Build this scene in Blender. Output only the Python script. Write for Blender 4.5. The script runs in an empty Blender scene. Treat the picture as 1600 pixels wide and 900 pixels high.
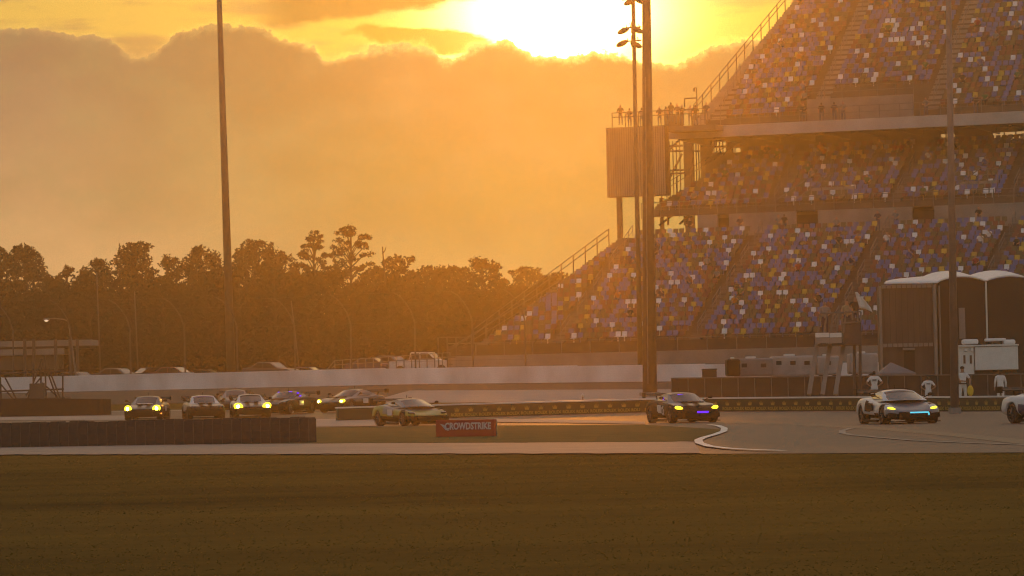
import bpy, bmesh, math, random
import numpy as np
from mathutils import Vector, Matrix
random.seed(11)
RNG = np.random.default_rng(5)
C = bpy.context.scene.collection
SC = bpy.context.scene
R = math.radians

# ------------------------------------------------------------------ camera model
FPX, CAMH, YH, ROLL = 5657.0, 1.55, 606.0, R(1.3)
PITCH = math.atan((YH - 450) / FPX)
CAM = Vector((0, 0, CAMH))
fwd = Vector((0, math.cos(PITCH), math.sin(PITCH)))
up0 = Vector((0, -math.sin(PITCH), math.cos(PITCH)))
rt0 = Vector((1, 0, 0))
RT = rt0 * math.cos(ROLL) - up0 * math.sin(ROLL)
UP = rt0 * math.sin(ROLL) + up0 * math.cos(ROLL)

def ray(px, py):
    return fwd + RT * ((px - 800) / FPX) + UP * ((450 - py) / FPX)
def at(px, py, T):
    d = ray(px, py)
    return CAM + d * (T / d.y)
def proj(p):
    d = Vector(p) - CAM
    w = d.dot(fwd)
    return 800 + FPX * d.dot(RT) / w, 450 - FPX * d.dot(UP) / w

TERR = [(-400, 0), (165, 0), (190, .3), (200, .45), (215, .5), (235, 1.0), (262, 1.95), (275, 2.0), (330, 2.6), (2000, 4.0)]
def terr(y):
    for (a, za), (b, zb) in zip(TERR, TERR[1:]):
        if y <= b + 1e-9:
            return za + (zb - za) * (y - a) / (b - a)
    return TERR[-1][1]
def gpt(px, py):
    """where the ray meets the terrain"""
    d = ray(px, py); d = d / d.y
    T = 20.0
    while T < 262:
        if CAMH + d.z * T <= terr(T): break
        T += .25
    return Vector((d.x * T, T, terr(T)))
def onT(px, T, dz=0.0):
    """ground point at depth T seen in column px"""
    z = terr(T); p = at(px, 600, T)
    for _ in range(4):
        q = proj((p.x, T, z)); p.x += (px - q[0]) * T / FPX
    return Vector((p.x, T, z + dz))
def pxm(T): return FPX / T

# ------------------------------------------------------------------ materials
def newmat(name):
    m = bpy.data.materials.new(name); m.use_nodes = True
    return m, m.node_tree, m.node_tree.nodes['Principled BSDF']
def mat(name, col, rough=.6, metal=0.0, var=.18, scale=3.0, spec=.5, emit=None, estr=0, bump=0.0, coat=0.0, stretch=(1, 1, 1)):
    m, nt, b = newmat(name)
    b.inputs['Roughness'].default_value = rough
    b.inputs['Metallic'].default_value = metal
    b.inputs['Specular IOR Level'].default_value = spec
    b.inputs['Coat Weight'].default_value = coat
    col = tuple(col) + (1,)
    if var > 0:
        tc = nt.nodes.new('ShaderNodeTexCoord'); mp = nt.nodes.new('ShaderNodeMapping')
        mp.inputs['Scale'].default_value = stretch
        n = nt.nodes.new('ShaderNodeTexNoise'); n.inputs['Scale'].default_value = scale; n.inputs['Detail'].default_value = 6
        mx = nt.nodes.new('ShaderNodeMix'); mx.data_type = 'RGBA'
        mx.inputs['A'].default_value = tuple(max(0, c * (1 - var)) for c in col[:3]) + (1,)
        mx.inputs['B'].default_value = tuple(min(1, c * (1 + var)) for c in col[:3]) + (1,)
        nt.links.new(tc.outputs['Object'], mp.inputs['Vector']); nt.links.new(mp.outputs[0], n.inputs['Vector'])
        mr = nt.nodes.new('ShaderNodeMapRange'); mr.inputs['From Min'].default_value = .3; mr.inputs['From Max'].default_value = .7
        nt.links.new(n.outputs['Fac'], mr.inputs['Value'])
        nt.links.new(mr.outputs[0], mx.inputs['Factor']); nt.links.new(mx.outputs['Result'], b.inputs['Base Color'])
        if bump:
            bp = nt.nodes.new('ShaderNodeBump'); bp.inputs['Strength'].default_value = bump; bp.inputs['Distance'].default_value = .05
            nt.links.new(n.outputs['Fac'], bp.inputs['Height']); nt.links.new(bp.outputs[0], b.inputs['Normal'])
    else:
        b.inputs['Base Color'].default_value = col
    if emit:
        b.inputs['Emission Color'].default_value = tuple(emit) + (1,)
        b.inputs['Emission Strength'].default_value = estr
    return m

M = {}
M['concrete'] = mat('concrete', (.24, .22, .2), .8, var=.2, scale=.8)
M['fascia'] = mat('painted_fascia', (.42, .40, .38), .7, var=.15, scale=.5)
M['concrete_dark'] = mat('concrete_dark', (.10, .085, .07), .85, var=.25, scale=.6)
M['deck'] = mat('deck', (.12, .11, .105), .8, var=.2, scale=.5)
M['white_wall'] = mat('white_wall', (.72, .69, .69), .7, var=.28, scale=.35, stretch=(1, 1, .5))
M['steel'] = mat('steel', (.07, .06, .055), .7, metal=.0, var=.2)
M['galv'] = mat('galvanised', (.15, .14, .13), .6, metal=.1, var=.15)
M['dark_steel'] = mat('dark_steel', (.07, .06, .055), .5, metal=.4, var=.2)
M['cladding'] = mat('cladding', (.26, .22, .16), .5, metal=.2, var=.15, scale=.4)
M['white_paint'] = mat('white_paint', (.72, .72, .7), .35, var=.06)
M['line_paint'] = mat('line_paint', (.7, .7, .66), .6, var=.2, scale=2)
M['cladding_dark'] = mat('dark_cladding', (.085, .06, .045), .6, var=.25, scale=.6, stretch=(3, 1, .6))
M['canopy_grey'] = mat('canopy_fabric', (.2, .18, .18), .8, var=.1)
M['worn_line'] = mat('worn_line_paint', (.26, .23, .2), .7, var=.4, scale=1.5)
M['dark_tent'] = mat('dark_fabric', (.018, .014, .012), .7, var=.2, scale=1)
M['tent_white'] = mat('white_membrane', (.75, .74, .72), .5, var=.06)
M['screen'] = mat('wind_screen', (.05, .038, .03), .8, var=.25, scale=1.5)
M['olive'] = mat('olive_green', (.022, .027, .012), .5, var=.2, scale=1)
M['gold'] = mat('gold_letters', (.36, .25, .04), .5, var=0)
M['red_board'] = mat('red_board', (.38, .034, .02), .5, var=.12, scale=1)
M['letter_white'] = mat('white_letters', (.5, .48, .5), .5, var=0)
M['rubber'] = mat('rubber', (.018, .017, .016), .75, var=.2)
M['belt'] = mat('belt_rubber', (.05, .034, .027), .7, var=.3, scale=6)
M['tyre_wall'] = mat('tyre_wall_rubber', (.02, .013, .01), .8, var=.3, scale=4)
M['trunk'] = mat('bark', (.04, .03, .023), .9, spec=0, var=.3, scale=2)
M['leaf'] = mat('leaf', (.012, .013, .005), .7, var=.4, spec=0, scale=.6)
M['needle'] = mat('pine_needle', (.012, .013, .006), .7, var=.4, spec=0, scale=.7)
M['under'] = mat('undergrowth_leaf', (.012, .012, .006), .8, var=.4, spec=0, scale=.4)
M['glass'] = mat('dark_glass', (.02, .02, .022), .1, var=0, spec=.5)
M['carbon'] = mat('carbon', (.010, .010, .010), .6, var=.2, spec=.12)
M['rim'] = mat('wheel_rim', (.1, .1, .1), .35, metal=.8, var=.1)
M['lamp_yellow'] = mat('yellow_headlight', (.8, .7, .1), .3, var=0, emit=(1, .78, .03), estr=2.2)
M['lamp_bright'] = mat('bright_headlight', (.9, .9, .5), .3, var=0, emit=(1, .80, .10), estr=45)
M['led_purple'] = mat('violet_led', (.1, .02, .4), .3, var=0, emit=(.09, .008, .95), estr=1.5)
M['led_cyan'] = mat('cyan_led', (.1, .5, .6), .3, var=0, emit=(.08, .55, .75), estr=1.1)
M['lamp_orange'] = mat('orange_marker_lamp', (.8, .3, .1), .3, var=0, emit=(1, .3, .05), estr=3)
M['street_glow'] = mat('street_lamp_glow', (.8, .8, .7), .3, var=0, emit=(1, .85, .6), estr=.8)
def paint(name, c, rough=.25): 
    M[name] = mat(name, c, .4, var=.12, coat=.2, scale=2.5, spec=.3)
paint('paint_white', (.6, .6, .6)); paint('paint_silver', (.2, .2, .2)); paint('paint_black', (.02, .02, .022))
M['paint_black'] = mat('matt_black_lower', (.012, .011, .011), .6, var=.2, spec=.12)
paint('paint_grey', (.06, .06, .062)); paint('paint_lime', (.26, .235, .022)); paint('paint_navy', (.03, .04, .1))
paint('paint_slate', (.06, .055, .065)); paint('paint_maroon', (.12, .02, .02)); paint('paint_beige', (.45, .4, .32)); paint('paint_blue', (.06, .12, .3))
M['trailer_white'] = mat('trailer_skin', (.34, .32, .31), .5, var=.2, scale=1.2)
paint('paint_bluegrey', (.15, .15, .18))
paint('paint_violet', (.12, .05, .2))
SEATC = {'blue': (.075, .115, .31), 'red': (.17, .042, .022), 'green': (.095, .08, .034), 'yellow': (.50, .34, .04), 'white': (.74, .74, .76)}
for k, v in SEATC.items(): M['seat_' + k] = mat('seat_plastic_' + k, v, .45, var=.18, scale=.9)
for k, v in {'black': (.02, .02, .02), 'white': (.7, .7, .7), 'red': (.35, .03, .03), 'blue': (.05, .1, .3), 'grey': (.2, .2, .2), 'orange': (.6, .2, .03),
             'green': (.05, .15, .06), 'navy': (.02, .03, .08), 'denim': (.06, .09, .16), 'khaki': (.3, .24, .15), 'skin': (.4, .22, .14), 'hair': (.03, .02, .015), 'yellow': (.7, .5, .05)}.items():
    M['cl_' + k] = mat('cloth_' + k, v, .85, var=.12, scale=5)

def ground_mat(name, a, b, c, rough, scale, bump=.3, spec=.3, streak=(1, 1, 1), cfac=.5):
    m, nt, bs = newmat(name)
    N, L = nt.nodes, nt.links
    tc = N.new('ShaderNodeTexCoord'); mp = N.new('ShaderNodeMapping'); mp.inputs['Scale'].default_value = streak
    L.new(tc.outputs['Object'], mp.inputs['Vector'])
    n1 = N.new('ShaderNodeTexNoise'); n1.inputs['Scale'].default_value = scale; n1.inputs['Detail'].default_value = 8; n1.inputs['Roughness'].default_value = .65
    n2 = N.new('ShaderNodeTexNoise'); n2.inputs['Scale'].default_value = scale * .12; n2.inputs['Detail'].default_value = 4
    n3 = N.new('ShaderNodeTexNoise'); n3.inputs['Scale'].default_value = scale * 9; n3.inputs['Detail'].default_value = 3
    for n in (n1, n2): L.new(mp.outputs[0], n.inputs['Vector'])
    L.new(tc.outputs['Object'], n3.inputs['Vector'])
    def mr(n, lo, hi):
        r = N.new('ShaderNodeMapRange'); r.inputs['From Min'].default_value = lo; r.inputs['From Max'].default_value = hi; L.new(n.outputs['Fac'], r.inputs['Value']); return r
    m1 = N.new('ShaderNodeMix'); m1.data_type = 'RGBA'; m1.inputs['A'].default_value = a + (1,); m1.inputs['B'].default_value = b + (1,)
    L.new(mr(n1, .3, .7).outputs[0], m1.inputs['Factor'])
    m2 = N.new('ShaderNodeMix'); m2.data_type = 'RGBA'; m2.inputs['B'].default_value = c + (1,)
    mm = N.new('ShaderNodeMath'); mm.operation = 'MULTIPLY'; mm.inputs[1].default_value = cfac
    L.new(mr(n2, .42, .7).outputs[0], mm.inputs[0]); L.new(mm.outputs[0], m2.inputs['Factor'])
    L.new(m1.outputs['Result'], m2.inputs['A']); L.new(m2.outputs['Result'], bs.inputs['Base Color'])
    ad = N.new('ShaderNodeMath'); ad.operation = 'ADD'; L.new(n1.outputs['Fac'], ad.inputs[0]); L.new(n3.outputs['Fac'], ad.inputs[1])
    bp = N.new('ShaderNodeBump'); bp.inputs['Strength'].default_value = bump; bp.inputs['Distance'].default_value = .05
    L.new(ad.outputs[0], bp.inputs['Height']); L.new(bp.outputs[0], bs.inputs['Normal'])
    bs.inputs['Roughness'].default_value = rough; bs.inputs['Specular IOR Level'].default_value = spec
    return m
M['lawn'] = ground_mat('lawn', (.034, .022, .003), (.125, .078, .010), (.215, .125, .022), .95, .42, .25, .03, (.3, .8, 1), .6)
M['island'] = ground_mat('infield_turf', (.05, .055, .015), (.09, .085, .025), (.12, .09, .035), .9, .8, .5, .1, (1, .5, 1), .5)
M['asphalt'] = ground_mat('asphalt', (.036, .024, .027), (.057, .039, .042), (.072, .050, .049), .6, .5, .2, .3, (.4, 1, 1), .5)
M['asphalt_old'] = ground_mat('worn_asphalt', (.045, .034, .027), (.065, .05, .04), (.075, .055, .045), .85, .4, .2, .25, (.4, 1, 1), .5)
M['verge'] = ground_mat('dusty_verge', (.24, .19, .155), (.34, .27, .22), (.26, .19, .15), .7, .8, .2, .25, (.4, 1, 1), .5)
M['kerb'] = ground_mat('kerb_concrete', (.26, .22, .19), (.36, .31, .27), (.3, .25, .2), .7, 1.2, .2, .3, (.5, 1, 1), .5)
M['pit'] = ground_mat('pit_concrete', (.24, .22, .2), (.33, .3, .28), (.3, .27, .24), .75, .5, .2, .3, (.5, 1, 1), .4)

# ------------------------------------------------------------------ mesh builder
class MB:
    def __init__(s): s.v = []; s.f = []; s.m = []
    def add(s, verts, faces, mi=0):
        o = len(s.v); s.v += [tuple(v) for v in verts]
        for f in faces: s.f.append(tuple(i + o for i in f)); s.m.append(mi)
        return s
    def box(s, c, size, mi=0, mtx=None):
        hx, hy, hz = size[0] / 2, size[1] / 2, size[2] / 2
        vs = [Vector((x, y, z)) for x in (-hx, hx) for y in (-hy, hy) for z in (-hz, hz)]
        if mtx is not None: vs = [mtx @ v for v in vs]
        vs = [v + Vector(c) for v in vs]
        return s.add(vs, [(0, 1, 3, 2), (4, 6, 7, 5), (0, 4, 5, 1), (2, 3, 7, 6), (0, 2, 6, 4), (1, 5, 7, 3)], mi)
    def slab(s, a, b, th, z0, z1, mi=0):
        """upright slab from a to b (xy), thickness th behind, heights z0..z1 (pairs allowed)"""
        a = Vector((a[0], a[1], 0)); b = Vector((b[0], b[1], 0)); d = (b - a).normalized(); n = Vector((-d.y, d.x, 0)) * th
        za0, zb0 = z0 if isinstance(z0, tuple) else (z0, z0); za1, zb1 = z1 if isinstance(z1, tuple) else (z1, z1)
        vs = [(a.x, a.y, za0), (b.x, b.y, zb0), (b.x + n.x, b.y + n.y, zb0), (a.x + n.x, a.y + n.y, za0),
              (a.x, a.y, za1), (b.x, b.y, zb1), (b.x + n.x, b.y + n.y, zb1), (a.x + n.x, a.y + n.y, za1)]
        return s.add(vs, [(3, 2, 1, 0), (4, 5, 6, 7), (0, 1, 5, 4), (1, 2, 6, 5), (2, 3, 7, 6), (3, 0, 4, 7)], mi)
    def tube(s, p0, p1, r0, r1=None, n=8, mi=0, cap=True):
        p0 = Vector(p0); p1 = Vector(p1); r1 = r0 if r1 is None else r1
        d = (p1 - p0)
        if d.length < 1e-6: return s
        d.normalize(); a = d.orthogonal().normalized(); b = d.cross(a)
        vs = []
        for p, r in ((p0, r0), (p1, r1)):
            for k in range(n):
                t = 2 * math.pi * k / n; vs.append(p + a * math.cos(t) * r + b * math.sin(t) * r)
        fs = [(k, (k + 1) % n, n + (k + 1) % n, n + k) for k in range(n)]
        if cap: fs += [tuple(range(n))[::-1], tuple(range(n, 2 * n))]
        return s.add(vs, fs, mi)
    def path(s, pts, r, n=6, mi=0):
        for i in range(len(pts) - 1):
            ra = r[i] if isinstance(r, (list, tuple)) else r; rb = r[i + 1] if isinstance(r, (list, tuple)) else r
            s.tube(pts[i], pts[i + 1], ra, rb, n, mi)
        return s
    def ell(s, c, rad, seg=12, rings=8, mi=0, mtx=None):
        vs, fs = [], []
        for i in range(rings + 1):
            th = math.pi * i / rings
            for k in range(seg):
                ph = 2 * math.pi * k / seg
                v = Vector((rad[0] * math.sin(th) * math.cos(ph), rad[1] * math.sin(th) * math.sin(ph), rad[2] * math.cos(th)))
                if mtx is not None: v = mtx @ v
                vs.append(v + Vector(c))
        for i in range(rings):
            for k in range(seg):
                fs.append((i * seg + k, (i + 1) * seg + k, (i + 1) * seg + (k + 1) % seg, i * seg + (k + 1) % seg))
        return s.add(vs, fs, mi)
    def prism(s, poly, axis, d0, d1, mi=0):
        """extrude a polygon given in the two other axes along axis"""
        n = len(poly)
        def mk(p, d): return {'x': (d, p[0], p[1]), 'y': (p[0], d, p[1]), 'z': (p[0], p[1], d)}[axis]
        vs = [mk(p, d0) for p in poly] + [mk(p, d1) for p in poly]
        fs = [tuple(range(n))[::-1], tuple(range(n, 2 * n))] + [(k, (k + 1) % n, n + (k + 1) % n, n + k) for k in range(n)]
        return s.add(vs, fs, mi)
    def mesh(s, name, mats, off=Vector((0, 0, 0)), smooth=False):
        me = bpy.data.meshes.new(name)
        me.from_pydata([(v[0] - off[0], v[1] - off[1], v[2] - off[2]) for v in s.v], [], s.f)
        for m in (mats if isinstance(mats, (list, tuple)) else [mats]): me.materials.append(m)
        me.polygons.foreach_set('material_index', s.m)
        if smooth: me.polygons.foreach_set('use_smooth', [True] * len(s.f))
        me.update(); return me
    def build(s, name, mats, parent=None, world=True, smooth=False, origin=None, bevel=0):
        """one mesh object; verts are world coordinates when world, else in the parent's frame"""
        off = Vector((0, 0, 0))
        if parent is not None and world: off = parent_world(parent)
        elif parent is None and origin is not None: off = Vector(origin)
        o = bpy.data.objects.new(name, s.mesh(name, mats, off, smooth)); C.objects.link(o)
        if parent is not None: o.parent = parent
        elif origin is not None: o.location = origin
        bm = bmesh.new(); bm.from_mesh(o.data); bmesh.ops.recalc_face_normals(bm, faces=bm.faces); bm.to_mesh(o.data); bm.free()
        if bevel:
            md = o.modifiers.new('bevel', 'BEVEL'); md.width = bevel; md.segments = 2; md.limit_method = 'ANGLE'
        return o
def parent_world(p):
    v = Vector(p.location)
    while p.parent is not None: p = p.parent; v += p.location
    return v
def tag(o, label=None, cat=None, group=None, kind=None):
    if label: o['label'] = label
    if cat: o['category'] = cat
    if group: o['group'] = group
    if kind: o['kind'] = kind
    return o
def thing(name, loc, label, cat, group=None, rz=0):
    o = bpy.data.objects.new(name, None); o.empty_display_size = .3; C.objects.link(o)
    o.location = loc; o.rotation_euler = (0, 0, rz)
    return tag(o, label, cat, group)
def copy_tree(o, parent=None):
    c = o.copy(); C.objects.link(c); c.parent = parent
    for ch in [k for k in bpy.data.objects if k.parent == o]: copy_tree(ch, c)
    return c
def bake(o):
    """evaluate modifiers into plain mesh data"""
    dg = bpy.context.evaluated_depsgraph_get(); dg.update()
    me = bpy.data.meshes.new_from_object(o.evaluated_get(dg))
    o.modifiers.clear(); o.data = me
    return o
def text_mesh(txt, size, bold=.0, shear=0):
    cu = bpy.data.curves.new('lettering', 'FONT'); cu.body = txt; cu.size = size; cu.offset = bold; cu.shear = shear; cu.align_x = 'CENTER'; cu.align_y = 'CENTER'; cu.resolution_u = 3
    o = bpy.data.objects.new('lettering', cu); C.objects.link(o)
    dg = bpy.context.evaluated_depsgraph_get(); dg.update()
    me = bpy.data.meshes.new_from_object(o.evaluated_get(dg)); bpy.data.objects.remove(o); 
    vs = [v.co.copy() for v in me.vertices]; fs = [tuple(p.vertices) for p in me.polygons]
    bpy.data.meshes.remove(me)
    return vs, fs

# ------------------------------------------------------------------ camera, world, sun
cd = bpy.data.cameras.new('camera'); cam = bpy.data.objects.new('camera', cd); C.objects.link(cam)
cam.matrix_world = Matrix(((RT.x, UP.x, -fwd.x, CAM.x), (RT.y, UP.y, -fwd.y, CAM.y), (RT.z, UP.z, -fwd.z, CAM.z), (0, 0, 0, 1)))
cd.sensor_width = 36; cd.lens = 36 * FPX / 1600; cd.clip_start = .5; cd.clip_end = 5000
SC.camera = cam

SUNP = ray(880, 22).normalized()
SUN_EL = math.asin(SUNP.z); SUN_AZ = math.atan2(SUNP.x, SUNP.y)
sl = bpy.data.lights.new('sun', 'SUN'); so = bpy.data.objects.new('sun', sl); C.objects.link(so)
sl.energy = .29; sl.angle = R(.6); sl.color = (1, .29, .014)
so.rotation_euler = (-SUNP).to_track_quat('-Z', 'Y').to_euler()

W = bpy.data.worlds.new('World'); SC.world = W; W.use_nodes = True
nt = W.node_tree; N, L = nt.nodes, nt.links
N.clear()
def mth(op, a, b=None, c=None, clamp=False):
    n = N.new('ShaderNodeMath'); n.operation = op; n.use_clamp = clamp
    for i, x in enumerate((a, b, c)):
        if x is None: continue
        if isinstance(x, (int, float)): n.inputs[i].default_value = x
        else: L.new(x, n.inputs[i])
    return n.outputs[0]
def sstep(x, lo, hi):
    n = N.new('ShaderNodeMapRange'); n.interpolation_type = 'SMOOTHSTEP'
    n.inputs['From Min'].default_value = lo; n.inputs['From Max'].default_value = hi
    L.new(x, n.inputs['Value']); return n.outputs[0]
def rgb(c): 
    n = N.new('ShaderNodeRGB'); n.outputs[0].default_value = tuple(c) + (1,); return n.outputs[0]
def mixc(f, a, b):
    n = N.new('ShaderNodeMix'); n.data_type = 'RGBA'; n.clamp_factor = True
    for key, x in (('Factor', f), ('A', a), ('B', b)):
        if isinstance(x, (int, float)): n.inputs[key].default_value = x
        elif isinstance(x, tuple): n.inputs[key].default_value = x + (1,)
        else: L.new(x, n.inputs[key])
    return n.outputs['Result']
def vadd(a, b):
    n = N.new('ShaderNodeVectorMath'); n.operation = 'ADD'; L.new(a, n.inputs[0]); L.new(b, n.inputs[1]); return n.outputs[0]
def vscale(c, s):
    n = N.new('ShaderNodeVectorMath'); n.operation = 'SCALE'
    if isinstance(c, tuple): n.inputs[0].default_value = c
    else: L.new(c, n.inputs[0])
    if isinstance(s, (int, float)): n.inputs['Scale'].default_value = s
    else: L.new(s, n.inputs['Scale'])
    return n.outputs[0]
tc = N.new('ShaderNodeTexCoord'); sp = N.new('ShaderNodeSeparateXYZ'); L.new(tc.outputs['Generated'], sp.inputs[0])
gx, gy, gz = sp.outputs
AZ = mth('MULTIPLY', mth('ARCTAN2', gx, gy), FPX)          # angle round the horizon, 1 unit = 1/5657 rad
EL = mth('MULTIPLY', mth('ARCSINE', gz), FPX)              # angle above the horizon
def noise(scale, sx=1, sy=1, det=6, rough=.55, ox=0.0, dist=0.0):
    cb = N.new('ShaderNodeCombineXYZ')
    L.new(mth('MULTIPLY', AZ, sx / 100), cb.inputs[0]); L.new(mth('MULTIPLY', EL, sy / 100), cb.inputs[1]); cb.inputs[2].default_value = ox
    n = N.new('ShaderNodeTexNoise'); n.inputs['Scale'].default_value = scale; n.inputs['Detail'].default_value = det; n.inputs['Roughness'].default_value = rough
    n.inputs['Distortion'].default_value = dist
    L.new(cb.outputs[0], n.inputs['Vector']); return n.outputs['Fac']
# upper outline of the cloud bank, as elevation over azimuth
EDGE = [(-300, 75), (0, 50), (60, 50), (110, 58), (185, 68), (205, 88), (235, 92), (265, 70), (310, 50), (395, 42), (450, 62), (500, 78), (525, 96), (560, 86), (640, 72), (688, 80), (702, 97), (735, 80), (788, 64), (830, 82), (890, 92), (950, 82), (990, 90), (1050, 102), (1090, 92), (1130, 74), (1200, 62), (1600, 70), (1900, 55)]
fc = N.new('ShaderNodeFloatCurve'); cv = fc.mapping.curves[0]
pts = [((x - 800 + 1600) / 3200, (YH - math.tan(ROLL) * (x - 800) - y) / 1000) for x, y in EDGE]
cv.points[0].location = (0, .52); cv.points[1].location = (1, .52)
for p in pts: cv.points.new(*p)
fc.mapping.update()
L.new(mth('DIVIDE', mth('ADD', AZ, 1600), 3200, clamp=True), fc.inputs['Value'])
edge = mth('MULTIPLY', fc.outputs[0], 1000)
wob = mth('ADD', mth('MULTIPLY', mth('SUBTRACT', noise(3.2, det=8, rough=.6), .5), 34), mth('MULTIPLY', mth('SUBTRACT', noise(9, det=6, rough=.65, ox=3), .5), 20))
D = mth('SUBTRACT', EL, mth('ADD', edge, wob))
sx_, sy_ = 80.0, 584.0
dx = mth('SUBTRACT', AZ, sx_); dy = mth('SUBTRACT', EL, sy_)
r2 = mth('ADD', mth('POWER', mth('ABSOLUTE', mth('DIVIDE', dx, 1.6)), 2), mth('POWER', mth('ABSOLUTE', dy), 2))
rr = mth('SQRT', r2)
def expo(x, k): return mth('EXPONENT', mth('MULTIPLY', x, -1.0 / k))
core = mth('EXPONENT', mth('MULTIPLY', r2, -1.0 / (84 * 84)))
g_near = expo(rr, 120); g_mid = expo(rr, 330); g_wide = expo(rr, 900)
above = sstep(D, -1.2, 2.4)
# open sky above the bank
streak = noise(1.1, .45, 2.2, det=6, ox=7)
open_c = mixc(sstep(streak, .42, .62), (.60, .40, .085), (.33, .215, .09))
open_c = vadd(open_c, vscale((1.0, .62, .02), mth('MULTIPLY', g_near, .9)))
open_c = vadd(open_c, vscale((1.0, .55, .03), mth('MULTIPLY', g_mid, .42)))
# higher dark cloud over the gap (upper left of the sun)
hline = mth('ADD', mth('ADD', mth('MULTIPLY', AZ, .125), 612), mth('MULTIPLY', mth('SUBTRACT', noise(1.6, .6, 1.4, ox=5), .5), 46))
hi = mth('MULTIPLY', sstep(mth('SUBTRACT', EL, hline), -5, 9), sstep(AZ, -420, -330))
hi = mth('MULTIPLY', hi, sstep(mth('MULTIPLY', AZ, -1), 0, 80))
hi_c = vadd(rgb((.32, .21, .05)), vscale((1, .6, .05), mth('MULTIPLY', g_near, .3)))
open_c = mixc(hi, open_c, hi_c)
tx = mth('ADD', AZ, 125); ty = mth('SUBTRACT', mth('SUBTRACT', EL, 546), mth('MULTIPLY', tx, -.10))
tq = mth('ADD', mth('POWER', mth('ABSOLUTE', mth('DIVIDE', tx, 118)), 2), mth('POWER', mth('ABSOLUTE', mth('DIVIDE', ty, 21)), 2))
tongue = sstep(mth('ADD', mth('MULTIPLY', tq, -1), mth('MULTIPLY', mth('SUBTRACT', noise(2.4, .7, 1.6, det=7, ox=9), .5), 2.4)), -1.1, -.55)
open_c = mixc(mth('MULTIPLY', tongue, .85), open_c, vadd(rgb((.42, .26, .04)), vscale((1, .6, .03), mth('MULTIPLY', g_near, .55))))
hi_inv = mth('MULTIPLY', mth('SUBTRACT', 1, mth('MULTIPLY', hi, .96)), mth('SUBTRACT', 1, mth('MULTIPLY', tongue, .9)))
open_c = vadd(open_c, vscale((9.0, 6.6, 2.6), mth('MULTIPLY', mth('MULTIPLY', core, hi_inv), 1.0)))
# cloud bank itself
puff = noise(1.3, .8, 1.3, det=8, rough=.6, ox=2)
grad = sstep(EL, 150, 545)
bank = mixc(sstep(rr, 220, 620), mixc(grad, (.235, .255, .06), (.165, .155, .07)), mixc(grad, (.57, .345, .145), (.30, .195, .115)))
bank = mixc(mth('MULTIPLY', sstep(puff, .42, .70), .30), bank, (.30, .27, .115))
puff2 = noise(.55, .5, 1.1, det=7, rough=.6, ox=11)
bank = vscale(bank, mth('ADD', .80, mth('MULTIPLY', sstep(puff2, .3, .7), .20)))
bank = vadd(bank, vscale((1.0, .52, .05), mth('MULTIPLY', g_mid, .12)))
bank = vadd(bank, vscale((1.0, .50, .05), mth('MULTIPLY', g_near, .10)))
rim = mth('MULTIPLY', mth('EXPONENT', mth('MULTIPLY', mth('POWER', mth('DIVIDE', mth('ABSOLUTE', mth('ADD', D, 1)), 7), 2), -1)), mth('ADD', mth('MULTIPLY', g_near, 1.2), mth('MULTIPLY', g_wide, .17)))
skyc = mixc(above, bank, open_c)
skyc = vadd(skyc, vscale((1.0, .66, .16), rim))
# far from the sun the clouds give way to Nishita sky plus an even added fill glow
ns = N.new('ShaderNodeTexSky'); ns.sky_type = 'NISHITA'; ns.sun_disc = False; ns.sun_elevation = SUN_EL; ns.sun_rotation = SUN_AZ
ns.air_density = 1.4; ns.dust_density = 3.0; ns.ozone_density = 1.2
nish = vscale(ns.outputs[0], .12)
mfront = mth('MULTIPLY', sstep(mth('MULTIPLY', EL, -1), -2600, -900), sstep(mth('MULTIPLY', mth('ABSOLUTE', AZ), -1), -7000, -1500))
final = mixc(mfront, vadd(nish, rgb((.148, .114, .115))), skyc)
bg = N.new('ShaderNodeBackground'); L.new(final, bg.inputs['Color']); bg.inputs['Strength'].default_value = 1.12
ow = N.new('ShaderNodeOutputWorld'); L.new(bg.outputs[0], ow.inputs['Surface'])
W.cycles.sampling_method = 'MANUAL'; W.cycles.sample_map_resolution = 2048

# ------------------------------------------------------------------ haze
hz = MB().box((0, 163, 21), (1460, 486, 46)).build('haze', [])
hm = bpy.data.materials.new('haze_air'); hm.use_nodes = True; hn = hm.node_tree
for n in list(hn.nodes):
    if n.type != 'OUTPUT_MATERIAL': hn.nodes.remove(n)
pv = hn.nodes.new('ShaderNodeVolumePrincipled')
pv.inputs['Color'].default_value = (.97, .87, .72, 1); pv.inputs['Density'].default_value = .0006; pv.inputs['Anisotropy'].default_value = .90
pv.inputs['Density Attribute'].default_value = ''
hn.links.new(pv.outputs[0], [n for n in hn.nodes if n.type == 'OUTPUT_MATERIAL'][0].inputs['Volume'])
hz.data.materials.append(hm); tag(hz, 'warm evening haze over the whole speedway', kind='stuff')

# ------------------------------------------------------------------ ground
def struct(o): o['kind'] = 'structure'; return o
g = MB(); ys = [-60] + list(range(0, 165, 15)) + [y for y, _ in TERR[1:-1]] + [330, 398]
ys = sorted(set(ys)); xs = [-700, -300, -120, -60, -30, 0, 30, 60, 120, 300, 700]
g.v = [(x, y, terr(y)) for y in ys for x in xs]
for j in range(len(ys) - 1):
    for i in range(len(xs) - 1):
        a = j * len(xs) + i; g.f.append((a, a + 1, a + 1 + len(xs), a + len(xs))); g.m.append(0)
struct(g.build('ground', M['lawn']))

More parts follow.
